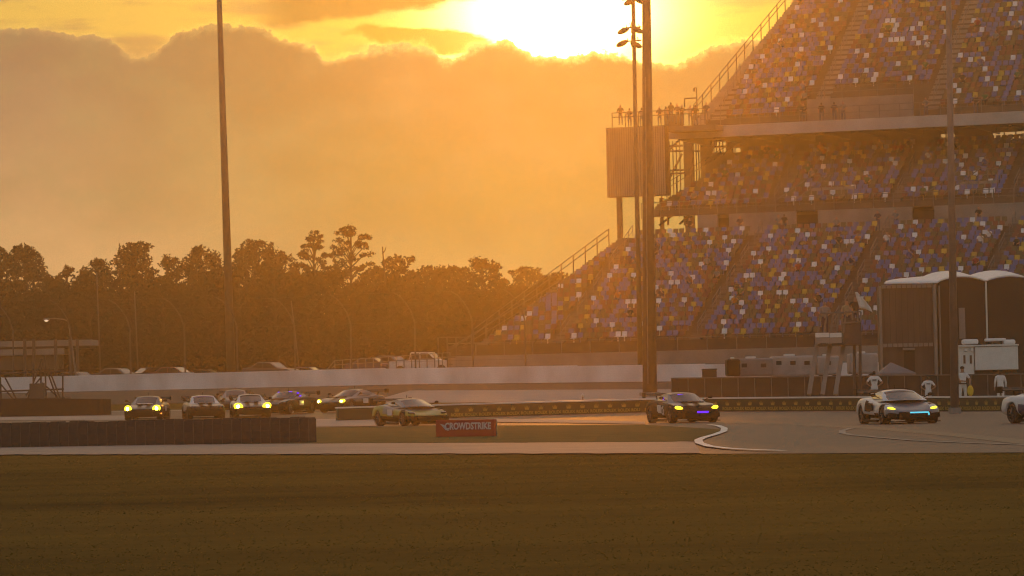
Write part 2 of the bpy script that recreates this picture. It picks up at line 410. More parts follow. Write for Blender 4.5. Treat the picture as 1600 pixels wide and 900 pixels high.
def resample(pts, n):
    pts = [Vector(p) for p in pts]; d = [0]
    for a, b in zip(pts, pts[1:]): d.append(d[-1] + (b - a).length)
    out = []
    for k in range(n):
        t = d[-1] * k / (n - 1)
        i = max(0, min(len(pts) - 2, next((j for j in range(len(d) - 1) if d[j + 1] >= t), len(pts) - 2)))
        out.append(pts[i].lerp(pts[i + 1], (t - d[i]) / max(1e-9, d[i + 1] - d[i])))
    return out
def sheet(name, near, far, m, dz, n=40, rows=14, wob=0.0):
    """ground sheet between two edge lines on the terrain"""
    A = resample(near, n); B = resample(far, n); b = MB()
    for i in range(n):
        w0 = wob * (math.sin(i * 2.3) + math.sin(i * 5.1 + 1)) * .5; w1 = wob * (math.sin(i * 1.7 + 2) + math.sin(i * 4.3)) * .5
        a_ = A[i] + Vector((0, w0, 0)); b_ = B[i] + Vector((0, w1, 0))
        for k in range(rows + 1):
            p = a_.lerp(b_, k / rows); b.v.append((p.x, p.y, terr(p.y) + dz))
    for i in range(n - 1):
        for k in range(rows):
            q = i * (rows + 1) + k; b.f.append((q, q + rows + 1, q + rows + 2, q + 1)); b.m.append(0)
    return struct(b.build(name, m, smooth=True))
G = gpt
# the Rolex barrier line (bottom edge), reused by the track edge
BAR = [onT(528, 175), onT(700, 177), onT(1000, 180), onT(1120, 178), onT(1300, 173), onT(1480, 166), onT(1620, 160), onT(1760, 154)]
near = [G(-250, 711), G(0, 712), G(500, 711), G(1090, 710), G(1600, 708), G(1850, 708)]
far = [onT(-250, 226), onT(0, 224), onT(300, 222), onT(528, 212)] + [p + Vector((0, .3, 0)) for p in BAR[1:]]
sheet('track', near, far, M['asphalt'], .012, 60, 24)
sheet('dusty_verge', [G(-250, 711), G(0, 712), G(500, 711), G(1095, 710)], [G(-250, 699), G(0, 698.5), G(500, 694.5), G(1085, 692)], M['verge'], .03, 90, 6, .5)
sheet('infield_grass', [G(-200, 699), G(400, 695), G(900, 693), G(1060, 692), G(1090, 690)],
      [G(-200, 674), G(590, 668), G(760, 666), G(1010, 665), G(1134, 673)], M['island'], .03, 50, 8, .25)
sheet('kerb_strip', [G(380, 668.5), G(588, 667.5)], [G(380, 657), G(583, 655.5)], M['kerb'], .045, 12, 3, .1)
sheet('kerb_strip', [G(772, 661), G(880, 662), G(1008, 664)], [G(772, 655.5), G(880, 657), G(1008, 660.5)], M['kerb'], .045, 12, 3, .1)  # pale tone here also carries the sun's glint on the asphalt
sheet('kerb_strip', [G(-60, 657.5), G(195, 657)], [G(-60, 652), G(195, 650)], M['kerb'], .03, 12, 3, .1)
sheet('pit_road', [onT(560, 226), onT(1060, 215)], [onT(640, 249), onT(1060, 240)], M['pit'], .04, 20, 8)
def wallT(px): return 272 - 22 * px / 1400
sheet('speedway', [onT(-300, 238), onT(600, 234), onT(1050, 226), onT(1700, 210)], [onT(-300, wallT(-300)), onT(600, wallT(600)), onT(1050, wallT(1050)), onT(1700, wallT(1700))], M['asphalt_old'], .03, 40, 12)
def ribbon(name, pxs, w, m, dz):
    P = [G(*p) for p in pxs]; P = resample(P, 60); b = MB()
    for i, p in enumerate(P):
        t = (P[min(i + 1, 59)] - P[max(i - 1, 0)]); t.z = 0; t.normalize(); nrm = Vector((-t.y, t.x, 0))
        for s in (-1, 1):
            q = p + nrm * w * s / 2; b.v.append((q.x, q.y, terr(q.y) + dz))
    for i in range(59): b.f.append((2 * i, 2 * i + 1, 2 * i + 3, 2 * i + 2)); b.m.append(0)
    return struct(b.build(name, m))
ribbon('track_line', [(1108, 665.5), (1122, 667), (1132, 671), (1131, 676), (1118, 681), (1100, 686), (1091, 690), (1093, 695), (1108, 700), (1140, 704), (1180, 706), (1225, 707.5)], .22, M['line_paint'], .05)
ribbon('track_line', [(1330, 670.5), (1316, 674), (1316, 678), (1330, 681), (1370, 685), (1430, 690), (1500, 693), (1580, 696), (1640, 698)], .2, M['worn_line'], .03)
M['skid'] = ground_mat('rubbered_asphalt', (.031, .023, .025), (.049, .037, .039), (.062, .047, .045), .55, .9, .15, .3, (.3, 1, 1), .5)
ribbon('skid_mark', [(1135, 661), (1250, 664), (1380, 671), (1500, 681), (1640, 696)], .9, M['skid'], .02)
ribbon('skid_mark', [(120, 650), (320, 652), (520, 650), (760, 654)], .5, M['skid'], .05)
ribbon('track_line', [(-100, 646), (100, 644.5), (300, 642)], .3, M['line_paint'], .03)

# grass blades of the foreground field
nb = 36000
yy = 26 + (104 - 26) * RNG.random(nb) ** 1.35
xx = (RNG.random(nb) * 2 - 1) * (yy * .155 + 1)
edge_y = np.interp(xx / yy * FPX + 800, [-250, 0, 500, 1090, 1600, 1850], [p.y for p in near]) + .35 * np.sin(xx * 1.3) * np.sin(xx * .47 + 1) - .05
keep = yy < edge_y
xx, yy = xx[keep], yy[keep]; nb = len(xx)
def vnoise(x, y, seed):
    g_ = np.random.default_rng(seed).random((64, 256)); xi = np.floor(x).astype(int); yi = np.floor(y).astype(int); fx = x - xi; fy = y - yi
    fx = fx * fx * (3 - 2 * fx); fy = fy * fy * (3 - 2 * fy); q = lambda i, j: g_[i % 64, j % 256]
    return (q(xi, yi) * (1 - fx) + q(xi + 1, yi) * fx) * (1 - fy) + (q(xi, yi + 1) * (1 - fx) + q(xi + 1, yi + 1) * fx) * fy
patch = vnoise(xx / 3.5 + 20, yy / .9, 1) * .6 + vnoise(xx / 1.2 + 20, yy / .4, 2) * .4
patch = np.clip((patch - .5) * 2.6, -1, 1)
hh = (.004 + .007 * RNG.random(nb)) * (1 + .3 * patch) * (1 + (yy - 26) / 300); ww = .006 + yy * .00022
an = RNG.random(nb) * math.pi; lean = RNG.normal(0, .5, (nb, 2)) * hh[:, None]
V = np.zeros((nb, 3, 3))
V[:, 0] = np.stack([xx - np.cos(an) * ww, yy - np.sin(an) * ww, np.zeros(nb)], 1)
V[:, 1] = np.stack([xx + np.cos(an) * ww, yy + np.sin(an) * ww, np.zeros(nb)], 1)
V[:, 2] = np.stack([xx + lean[:, 0], yy + lean[:, 1], hh], 1)
def fast_mesh(name, V, mats, mi=None):
    """(n,k,3) array of n k-gons as one mesh"""
    n, k, _ = V.shape; me = bpy.data.meshes.new(name)
    me.vertices.add(n * k); me.vertices.foreach_set('co', V.reshape(-1).astype(np.float32))
    me.loops.add(n * k); me.loops.foreach_set('vertex_index', np.arange(n * k, dtype=np.int32))
    me.polygons.add(n); me.polygons.foreach_set('loop_start', np.arange(0, n * k, k, dtype=np.int32))
    for m in mats: me.materials.append(m)
    if mi is not None: me.polygons.foreach_set('material_index', np.asarray(mi, dtype=np.int32))
    me.update(calc_edges=True); return me
M['blade'] = mat('grass_blade', (.15, .11, .02), .85, var=.5, scale=.5, spec=.15, stretch=(.3, .8, 1))
M['blade_dry'] = mat('dry_grass_blade', (.22, .15, .035), .8, var=.4, scale=.3, spec=.15)
for nm_ in ('blade', 'blade_dry'):      # thin blades let the low sun through
    nt_ = M[nm_].node_tree; pb = nt_.nodes['Principled BSDF']; src = pb.inputs['Base Color'].links[0].from_socket
    df = nt_.nodes.new('ShaderNodeBsdfDiffuse'); tl = nt_.nodes.new('ShaderNodeBsdfTranslucent'); ms = nt_.nodes.new('ShaderNodeMixShader'); ms.inputs[0].default_value = .5
    for n_ in (df, tl): nt_.links.new(src, n_.inputs['Color'])
    nt_.links.new(df.outputs[0], ms.inputs[1]); nt_.links.new(tl.outputs[0], ms.inputs[2])
    nt_.links.new(ms.outputs[0], [n_ for n_ in nt_.nodes if n_.type == 'OUTPUT_MATERIAL'][0].inputs['Surface'])
go = bpy.data.objects.new('grass', fast_mesh('grass', V, [M['blade'], M['blade_dry']], (RNG.random(nb) < .10 + .26 * patch).astype(int))); C.objects.link(go)
tag(go, 'short mown olive grass covering the foreground field', kind='stuff')

# ------------------------------------------------------------------ front barrier blocks
proto = None
for k in range(33):
    px = -12 + k * 15.0
    a = onT(px, 115 - 4.5 * px / 493); b_ = onT(px + 14.3, 115 - 4.5 * (px + 14.3) / 493)
    if proto is None:
        w = (b_ - a).length
        m_ = MB(); m_.box((0, .25, .39), (w, .5, .76)); m_.box((0, .25, .79), (w * .9, .44, .05)); 
        for zz in (.18, .4, .62): m_.box((0, -.008, zz), (w * .96, .016, .05))
        proto = thing('barrier_block', a, 'dark brown rubber block in the packed row along the lower left of the track', 'barrier', 'rubber barrier blocks in a row along the grass')
        m_.build('block', M['belt'], proto, world=False, bevel=.02)
        MB().box((w * .5 + .004, -.012, .39), (.022, .02, .74)).build('strap', M['concrete_dark'], proto, world=False)
        o = proto
    else: o = copy_tree(proto)
    mid = (a + b_) / 2
    o.location = (mid.x, mid.y, terr(mid.y) - .01); o.rotation_euler.z = math.atan2(b_.y - a.y, b_.x - a.x) + random.uniform(-.015, .015)
    o.scale = (1, 1, random.uniform(.97, 1.03))

# tyre wall far left
t = thing('tyre_wall', onT(60, 213), 'dark brown tyre wall block across the track at the far left, under the scaffold tower', 'barrier')
P = [onT(-60, 215), onT(60, 214), onT(165, 213)]
wl = MB()
nst = 34
Q = resample(P, nst)
for i, q in enumerate(Q):
    hgt = 1.16 - .16 * max(0, (i - 12) / 22)
    for kk in range(5):
        wl.tube((q.x, q.y + .3, terr(q.y) - .05 + kk * hgt / 5), (q.x, q.y + .3, terr(q.y) - .05 + (kk + .92) * hgt / 5), .31, n=10)
wl.build('tyre_stacks', M['tyre_wall'], t)
MB().slab((Q[0].x, Q[0].y - .02), (Q[-1].x + .3, Q[-1].y - .02), -.03, (terr(215) - .05, terr(213) - .05), (terr(215) + 1.08, terr(213) + .92)).build('belt', M['tyre_wall'], t)

# red sponsor board
a = G(681, 684); b_ = onT(772, a.y - 1.5)
ln = (b_ - a).length; rz = math.atan2(b_.y - a.y, b_.x - a.x); mid = (a + b_) / 2
t = thing('sponsor_board', (mid.x, mid.y, terr(mid.y)), 'red board reading CROWDSTRIKE standing on the infield grass', 'sign', rz=rz)
hb = 27.5 / pxm(a.y)
MB().box((0, .06, hb / 2), (ln, .1, hb)).build('panel', M['red_board'], t, world=False, bevel=.01)
vs, fs = text_mesh('CROWDSTRIKE', ln * .13, .012)
wtx = max(v.x for v in vs) - min(v.x for v in vs); sc_ = ln * .79 / wtx
MB().add([(v.x * sc_ + ln * .055, .0, v.y * sc_ * 1.1 + hb * .62) for v in vs], fs).build('lettering', M['letter_white'], t, world=False)
lg = MB()
for k, (x0, z0, x1, z1, w_) in enumerate([(-.43, .80, -.30, .58, .05), (-.40, .70, -.29, .48, .045), (-.365, .58, -.27, .38, .05)]):
    xm, zm = (x0 + x1) / 2 - .012, (z0 + z1) / 2 - .05
    lg.add([(x0 * ln, -.001, z0 * hb), (xm * ln, -.001, zm * hb), (x1 * ln, -.001, z1 * hb), ((xm + .03) * ln, -.001, (zm + .07) * hb)], [(0, 1, 2, 3)])
lg.build('emblem', M['letter_white'], t, world=False)
for s in (-1, 1): MB().tube((s * (ln / 2 - .02), .16, 0), (s * (ln / 2 - .02), .14, hb * .98), .025).build('post', M['galv'], t, world=False)

# ------------------------------------------------------------------ Rolex barrier
t = thing('trackside_barrier', BAR[3], 'long low dark green barrier with gold crowns and ROLEX lettering under a white top rail', 'barrier')
wall, rail = MB(), MB()
vs, fs = text_mesh('ROLEX', .26, .01)
crown = [(-.16, 0), (.16, 0), (.2, .24), (.09, .1), (.075, .29), (.02, .1), (0, .34), (-.02, .1), (-.075, .29), (-.09, .1), (-.2, .24)]
HB = .62
for a, b_ in zip(BAR, BAR[1:]):
    wall.slab(a, b_, .3, (a.z - .05, b_.z - .05), (a.z + HB, b_.z + HB))
    rail.slab(Vector((a.x, a.y - .06, 0)), Vector((b_.x, b_.y - .06, 0)), .42, (a.z + HB + .004, b_.z + HB + .004), (a.z + HB + .075, b_.z + HB + .075))
acc = .35
for a, b_ in zip(BAR, BAR[1:]):
    let = MB(); d = b_ - a; ln = math.hypot(d.x, d.y); dirx = Vector((d.x / ln, d.y / ln, d.z / ln)); nn = Vector((dirx.y, -dirx.x, 0)) * .012
    while acc < ln:
        base = a + dirx * acc + nn
        if proj(base)[0] < 700: acc += .72; continue
        let.add([base + dirx * (v.x * .8) + Vector((0, 0, .14 + v.y * .8)) for v in vs], fs)
        let.add([base + dirx * (p[0] * .62) + Vector((0, 0, .30 + p[1] * .75)) for p in crown], [tuple(range(len(crown)))])
        acc += .72
    acc -= ln
    if let.v: let.build('lettering', M['gold'], t)
wall.build('wall_panel', M['olive'], t); rail.build('top_rail', M['white_paint'], t)

# ------------------------------------------------------------------ speedway wall
W1 = [onT(px, wallT(px)) for px in (-250, 0, 300, 600, 900, 1100, 1300, 1500)]
b1 = MB()
for k, (a, b_) in enumerate(zip(W1, W1[1:])): b1.slab(a, b_, .45, (a.z - .2, b_.z - .2), (a.z + 1.2, b_.z + 1.25))
o = b1.build('speedway_wall', M['white_wall'], origin=W1[3]); tag(o, 'long pale concrete wall along the far side of the speedway', 'wall')

# catch fence with curved posts
t = thing('catch_fence', onT(500, 268), 'tall catch fence of curved dark posts and thin cables behind the pale speedway wall', 'fence')
fp = [(-60, 462), (22, 470), (112, 468), (205, 468), (290, 466), (372, 464), (462, 466), (550, 460), (650, 457), (740, 455), (822, 452)]
tops = []
for px, yt in fp:
    T = wallT(px) + 2.2
    a = onT(px, T); ztop = at(px, yt, T).z
    pts = [Vector((a.x, T, a.z + (ztop - a.z) * s)) for s in (0, .25, .5, .68)]
    for s, ox in ((.8, -.25), (.89, -.62), (.96, -1.02), (1.0, -1.45)):
        pts.append(Vector((a.x + ox, T - .3 * abs(ox), a.z + (ztop - a.z) * s)))
    MB().path(pts, [.065, .065, .062, .058, .055, .05, .045, .04], 6).build('post', M['dark_steel'], t)
    tops.append(pts)
cb = MB()
for i in (1, 2, 3, 5, 7):
    for A, B in zip(tops, tops[1:]): cb.tube(A[i], B[i], .012, n=4)
cb.build('cables', M['dark_steel'], t)

# ------------------------------------------------------------------ poles
def pole(name, px0, y0, px1, y1, T, r0, r1, label, cat='light pole', m='galv', extra=None):
    a = at(px0, y0, T); b_ = at(px1, y1, T)
    t = thing(name, a, label, cat)
    MB().tube(a, b_, r0, r1, 14).build('mast', M[m], t, smooth=True)
    MB().tube((a.x, a.y, a.z - .1), (a.x, a.y, a.z + .25), r0 * 1.5, r0 * 1.45, 14).build('base', M['concrete'], t)
    return t
base = onT(362, 274); q = proj(base)
b0 = at(342.5, 0, 274); a0 = at(362, q[1], 274)
topz = b0 + (b0 - a0) * .22
q2 = proj(topz)
pole('floodlight_pole', 362, q[1], q2[0], q2[1], 274, .36, .16, 'very tall bare tapering pole rising from the tree line out of the frame', m='steel')
base = onT(1015.5, 228); q = proj(base); a0 = at(1015.5, q[1], 228); b0 = at(1010, 0, 228); topz = b0 + (b0 - a0) * .25; q2 = proj(topz)
t = pole('floodlight_pole', 1015.5, q[1], q2[0], q2[1], 228, .46, .22, 'thickest tall pole, standing before the end of the grandstand beside the sun', m='steel')
MB().tube(at(1012.5, 600, 227.4), at(1008.5, 120, 227.55), .035, n=6).build('conduit', M['galv'], t)
base = onT(1492, 158); q = proj(base); a0 = at(1492, q[1], 158); b0 = at(1482, 0, 158); topz = b0 + (b0 - a0) * .2; q2 = proj(topz)
t = pole('floodlight_pole', 1492, q[1], q2[0], q2[1], 158, .19, .10, 'slim grey pole with a small panel, in front of the dark tent and the seats', m='galv')
c1 = at(1503, 505, 158); MB().box((c1.x + .02, c1.y + .1, c1.z), (.26, .12, 1.35)).build('sign_panel', M['concrete'], t, bevel=.01)
# lamp mast with flood lamps
Tm = 262
base = onT(1001, Tm); q = proj(base)
t = pole('lamp_mast', 1001, q[1], 989, -12, Tm, .2, .13, 'slender lamp mast with clustered flood lamps silhouetted against the sun', 'lamp mast', m='steel')
def flood(px, y, sgn, big=1.0):
    c = at(px, y, Tm); m_ = MB()
    mt = Matrix.Rotation(sgn * R(24), 3, 'Y')
    m_.ell(c, (.47 * big, .34, .20), 12, 8, 0, mt)
    o = m_.build('lamp_head', M['steel'], t, smooth=True)
    f = MB().ell((c.x + sgn * .06, c.y - .12, c.z - .13), (.3 * big, .26, .09), 10, 6, 0, mt).build('lens', M['glass'], o, smooth=True)
for px, y, s in ((974, 48, -1), (996, 47, 1), (972, 68, -1), (994, 70, 1), (984, 3, -1), (1000, 1, 1), (981, -18, -1)): flood(px, y, s)
for y, sm in ((42, ((978, 38), (984, 36), (992, 36), (998, 38))), (63, ((980, 60), (996, 58))), (-2, ())):
    br = MB(); br.tube(at(972, y + 2, Tm), at(1002, y, Tm), .05, n=6); br.tube(at(988, y - 8, Tm), at(988, y + 10, Tm), .09, n=6)
    for px, yy_ in sm: br.tube(at(px, yy_, Tm), at(px + 1.5, y + 2, Tm), .03, n=5)
    br.build('bracket', M['dark_steel'], t)
# thin masts and a street lamp at the left
for px0, px1, yt, T, lab in ((158, 151, 425, 290, 'thin bare mast among the trees, nearest to the street lamp'), (217, 210, 455, 292, 'thin bare mast among the trees between the street lamp and the very tall pole'),
                             (470, 455, 470, 300, 'thin grey mast in front of the dense trees right of the very tall pole')):
    b = onT(px0, T); q = proj(b); pole('utility_mast', px0, q[1], px1, yt, T, .07, .045, lab, 'mast', 'steel')
b = onT(122, 282); q = proj(b)
t = thing('street_lamp', b, 'small street lamp with a lit head on a long arm before the trees', 'street lamp')
tp = at(108, 508, 282); ar = [tp, at(106, 502, 282), at(100, 499, 282), at(86, 497.5, 282), at(74, 497.5, 282)]
MB().path([b, tp], [.09, .06], 8).build('mast', M['galv'], t)
MB().path(ar, .045, 6).build('arm', M['galv'], t)
c1 = at(72.5, 499, 282); hd = MB().ell(c1, (.3, .18, .1), 10, 6).build('lamp_head', M['galv'], t, smooth=True)
MB().ell((c1.x, c1.y - .05, c1.z - .09), (.17, .14, .09), 10, 6).build('bulb', M['street_glow'], hd)
b = onT(911, 196); t = thing('marker_post', b, 'tiny marker post with a white tip beside the pit road', 'post')
MB().tube(b, (b.x, b.y, b.z + .62), .03, n=6).build('stake', M['dark_steel'], t); MB().ell((b.x, b.y, b.z + .68), (.07, .07, .09), 8, 6).build('tip', M['white_paint'], t)

# ------------------------------------------------------------------ grandstand
PHI = R(20)
eu = Vector((math.cos(PHI), -math.sin(PHI), 0)); ev = Vector((math.sin(PHI), math.cos(PHI), 0))
O_ = onT(1000, 286); O_.z = 0
def S(u, v, z): 
    p = O_ + eu * u + ev * v; return Vector((p.x, p.y, z))
def u_at(px, v, z):
    u = 0.0
    for _ in range(8):
        q = proj(S(u, v, z)); u += (px - q[0]) * S(u, v, z).y / FPX / math.cos(PHI) * .96
    return u
def z_at(px, py, v):
    z = 10.0
    for _ in range(6):
        u = u_at(px, v, z); q = proj(S(u, v, z)); z += (q[1] - py) * S(u, v, z).y / FPX
    return z
STAND = thing('grandstand', S(10, 0, 2.2), 'huge three-tier grandstand of mixed blue, red, yellow and white seats beside the setting sun', 'grandstand')
def ubox(b, u0, u1, v0, v1, z0, z1, mi=0):
    vs = [S(u, v, z) for u in (u0, u1) for v in (v0, v1) for z in (z0, z1)]
    return b.add(vs, [(0, 1, 3, 2), (4, 6, 7, 5), (0, 4, 5, 1), (2, 3, 7, 6), (0, 2, 6, 4), (1, 5, 7, 3)], mi)
LOW = dict(n=24, v=0.0, z=5.0, dv=.84, dz=.385, th=.9)
MID = dict(n=13, v=22.7, z=16.4, dv=.84, dz=.42, th=.5)
UPP = dict(n=27, v=27.0, z=24.3, dv=.80, dz=.50, th=.7)
def ends(t, pa, pb, ia, ib):
    """left-end u per row from two silhouette points"""
    ua = u_at(pa, t['v'] + t['dv'] * ia, t['z'] + t['dz'] * ia); ub = u_at(pb, t['v'] + t['dv'] * ib, t['z'] + t['dz'] * ib)
    t['ul'] = [ua + (ub - ua) * (i - ia) / (ib - ia) for i in range(t['n'])]
ends(LOW, 742, 962, 0, 23); ends(MID, 1012, 1150, 0, 12); ends(UPP, 1106, 1222, 3, 21)
UR = u_at(1760, 10, 15)
LOW['aisle'] = [u_at(px, 10, 10) for px in (930, 1138, 1342, 1545, 1740)]
MID['aisle'] = [u_at(px, 28, 19) for px in (1230, 1420, 1600)]
UPP['aisle'] = [u_at(px, 33, 28) for px in (1150, 1300, 1478, 1650)]
BOXU = (u_at(1262, 26.9, 24.5), u_at(1428, 26.9, 24.5))
seats = []          # (pos, colour, tier, row, number within the section)
SECTION = {}
for tn, t in (('lower', LOW), ('middle', MID), ('upper', UPP)):
    acc_seats = []
    b = MB(); st = MB(); sts = [MB() for _ in t['aisle']]; AW = .6 if tn == 'upper' else .46
    for i in range(t['n']):
        v, z = t['v'] + t['dv'] * i, t['z'] + t['dz'] * i
        ul = t['ul'][i]
        ubox(b, ul, UR, v, v + t['dv'] + (1.8 if (tn == 'lower' and i == t['n'] - 1) else 0), z - t['th'], z)
        for au, sq in zip(t['aisle'], sts):
            if au < ul + 1: continue
            ubox(sq, au - AW, au + AW, v + t['dv'] * .5, v + t['dv'] + .002, z - .05, z + t['dz'] * .5)
            ubox(sq, au - AW, au + AW, v - .03, v + t['dv'] * .5 + .004, z - .06, z + .004)
        # end stair along the sloping end
        ubox(st, ul + .02, ul + 1.0, v - .02, v + t['dv'] + .01, z - .4, z + .003); ubox(st, ul + .02, ul + 1.0, v + t['dv'] * .5, v + t['dv'] + .002, z, z + t['dz'] * .5)
        # seats
        u = ul + 1.25; sec = 0; num = 0
        while u < UR - .5:
            hit = [a for a in t['aisle'] if abs(u - a) < AW + .3]
            if hit:
                u = hit[0] + AW + .31; num = 0; sec = t['aisle'].index(hit[0]) + 1; continue
            if tn == 'upper' and i < 5 and BOXU[0] - .4 < u < BOXU[1] + .4: u += .53; continue
            if tn == 'lower' and i == 23 and False: pass
            num += 1
            ci = int(RNG.choice(5, p=[.31, .235, .225, .105, .125]))
            while ci > 2 and any(abs(u - pu) < (1.3 if pi == i else .75) for pu, pi in acc_seats if i - pi <= 1) and RNG.random() < .8: ci = int(RNG.choice(5, p=[.31, .235, .225, .105, .125]))
            if ci > 2: acc_seats.append((u, i)); acc_seats[:] = [q_ for q_ in acc_seats if i - q_[1] <= 1]
            seats.append((u, v + t['dv'] * .62, z, ci, tn, i, sec, num))
            u += .53
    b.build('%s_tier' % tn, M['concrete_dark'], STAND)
    for sq in sts + [st]:
        if sq.v: sq.build('stairs', M['concrete' if tn == 'upper' else 'deck'], STAND)
    # hand rails of the aisles, each a part
    for au in t['aisle']:
        for i in range(1, t['n'] - 2, 5):
            if au < t['ul'][i] + 1: continue
            h = MB()
            def rp(k, dz): return S(au + .1, t['v'] + t['dv'] * (i + k), t['z'] + t['dz'] * (i + k) + dz)
            for k in (0, 1.4, 2.8): h.tube(rp(k, 0), rp(k, .95), .032, n=5)
            h.tube(rp(0, .95), rp(2.8, .95), .032, n=5); h.tube(rp(0, .5), rp(2.8, .5), .026, n=5)
            h.build('handrail', M['galv'], STAND)
    # rail at the open end
    h = MB()
    step = 2 if tn != 'upper' else 2
    prev = None
    for i in range(0, t['n'], step):
        p = S(t['ul'][i] - .08, t['v'] + t['dv'] * i, t['z'] + t['dz'] * i)
        h.tube(p - Vector((0, 0, .5)), p + Vector((0, 0, 1.35)), .05, n=6)
        if prev is not None:
            for dz in (1.33, .85): h.tube(prev + Vector((0, 0, dz)), p + Vector((0, 0, dz)), .04, n=5)
        prev = p
    h.build('end_railing', M['dark_steel'], STAND)

# seats: the nearest hundred one by one, the rest as one mass
def seat_mb(mi=0):
    m_ = MB()
    tilt = Matrix.Rotation(R(-10), 3, 'X')
    m_.box((0, .06, .63), (.42, .05, .38), mi, tilt); m_.box((0, -.14, .40), (.41, .34, .05), mi); m_.box((0, -.02, .2), (.06, .10, .40), mi)
    return m_
SC_ = ['blue', 'red', 'green', 'yellow', 'white']
rot = Matrix.Rotation(-PHI, 3, 'Z')
vis = []
for k, s in enumerate(seats):
    p = S(s[0], s[1], s[2]); q = proj(p)
    if -5 < q[0] < 1605 and -5 < q[1] and not (q[0] > 1372 and q[1] > 428) and not (1250 < q[0] < 1350 and q[1] > 470) and not (s[4] == 'lower' and q[1] > 528):
        vis.append((p.y, k))
vis.sort(); solo = [k for _, k in vis[:100]]; solos = set(solo)
seat_me = [seat_mb().mesh('seat', M['seat_' + c]) for c in SC_]
for k in solo:
    s = seats[k]; o = bpy.data.objects.new('seat', seat_me[s[3]]); C.objects.link(o); o.parent = STAND
    o.location = S(s[0], s[1], s[2]) - Vector(STAND.location); o.rotation_euler.z = -PHI
sb = seat_mb(); SV = np.array([tuple(rot @ Vector(v)) for v in sb.v]); SF = np.array(sb.f)
rest = [s for k, s in enumerate(seats) if k not in solos]
P = np.array([tuple(S(s[0], s[1], s[2])) for s in rest]) - np.array(STAND.location)
jit = RNG.normal(0, .012, P.shape)
VV = (P + jit)[:, None, :] + SV[None]
polys = VV[:, SF].reshape(-1, 4, 3)
o = bpy.data.objects.new('seat_rows', fast_mesh('seat_rows', polys, [M['seat_' + c] for c in SC_], np.repeat([s[3] for s in rest], len(SF)))); C.objects.link(o); o.parent = STAND
tag(o, kind='stuff')

# walls, fascia, promenade
ZW = LOW['z'] + LOW['dz'] * 23
UW = u_at(1090, 22.5, 15)
w = MB()
for pa, pb in ((1090, 1121), (1139, 1244), (1278, 1425), (1460, 1760)):
    ubox(w, u_at(pa, 22.4, 15), u_at(pb, 22.4, 15), 22.4, 22.68, ZW - .3, 15.88)
w.build('aisle_wall', M['concrete'], STAND)
for pa, pb in ((1121, 1139), (1244, 1278), (1425, 1460)):
    ubox(MB(), 0, 1, 0, 1, 0, 1)
    b = MB(); ubox(b, u_at(pa, 23, 15), u_at(pb, 23, 15), 23.4, 23.6, ZW - .3, 15.6); b.build('passage', M['dark_tent'], STAND)  # near-black panel stands in for the shade inside the opening
h = MB(); uu = u_at(1002, 22.4, 16); prev = None
while uu < UR:
    p = S(uu, 22.45, 15.75); h.tube(p, p + Vector((0, 0, 1.35)), .04, n=5)
    if prev is not None:
        for dz in (1.33, .75): h.tube(prev + Vector((0, 0, dz)), p + Vector((0, 0, dz)), .03, n=5)
    prev = p; uu += 1.7
h.build('front_railing', M['galv'], STAND)
# stair housings in the middle tier
for pa, pb in ((1268, 1336), (1500, 1560)):
    b = MB(); u0, u1 = u_at(pa, 24.5, 17.2), u_at(pb, 24.5, 17.2)
    ubox(b, u0, u1, 24.3, 24.5, 16.4, 17.9); b.build('stair_parapet', M['concrete'], STAND)
    h = MB()
    for uu in np.linspace(u0, u1, 5): h.tube(S(uu, 24.25, 16.8), S(uu, 24.25, 18.9), .035, n=5)
    for dz in (18.9, 18.4): h.tube(S(u0, 24.25, dz), S(u1, 24.25, dz), .03, n=5)
    for off in (0, 1.7): h.tube(S(u0 - 2.6 + off, 22.6, 16.9), S(u0 + .1 + off, 24.2, 18.9), .05, n=5)
    h.build('stair_railing', M['galv'], STAND)
# promenade slab + fascia
ZF0, ZF1 = z_at(1250, 208, 25.0), z_at(1250, 190, 25.0)
UF = u_at(1040, 25, 23)
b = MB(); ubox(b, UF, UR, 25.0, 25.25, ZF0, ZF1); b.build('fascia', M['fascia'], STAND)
b = MB(); ubox(b, UF - .3, UR, 25.26, 35.0, ZF1 - .55, ZF1 - .15); b.build('promenade', M['deck'], STAND)
b = MB()
for uu in np.arange(UF + 1, UR, 3.2): ubox(b, uu, uu + .22, 25.3, 36, ZF1 - 1.1, ZF1 - .552)
b.build('deck_beams', M['dark_steel'], STAND)
h = MB(); prev = None; uu = u_at(1095, 25.1, 24)
while uu < UR:
    p = S(uu, 25.12, ZF1); h.tube(p, p + Vector((0, 0, 1.15)), .035, n=5)
    if prev is not None:
        for dz in (1.13, .6): h.tube(prev + Vector((0, 0, dz)), p + Vector((0, 0, dz)), .028, n=5)
    prev = p; uu += 1.75
h.build('promenade_railing', M['galv'], STAND)
b = MB(); ubox(b, BOXU[0], BOXU[1], 26.7, 26.95, ZF1 - .2, ZF1 + 2.0)
b.build('box_wall', M['concrete'], STAND)
h = MB()
for uu in np.linspace(BOXU[0], BOXU[1], 7): h.tube(S(uu, 26.8, ZF1 + 2.0), S(uu, 26.8, ZF1 + 3.0), .035, n=5)
for dz in (3.0, 2.55): h.tube(S(BOXU[0], 26.8, ZF1 + dz), S(BOXU[1], 26.8, ZF1 + dz), .03, n=5)
h.build('box_railing', M['galv'], STAND)
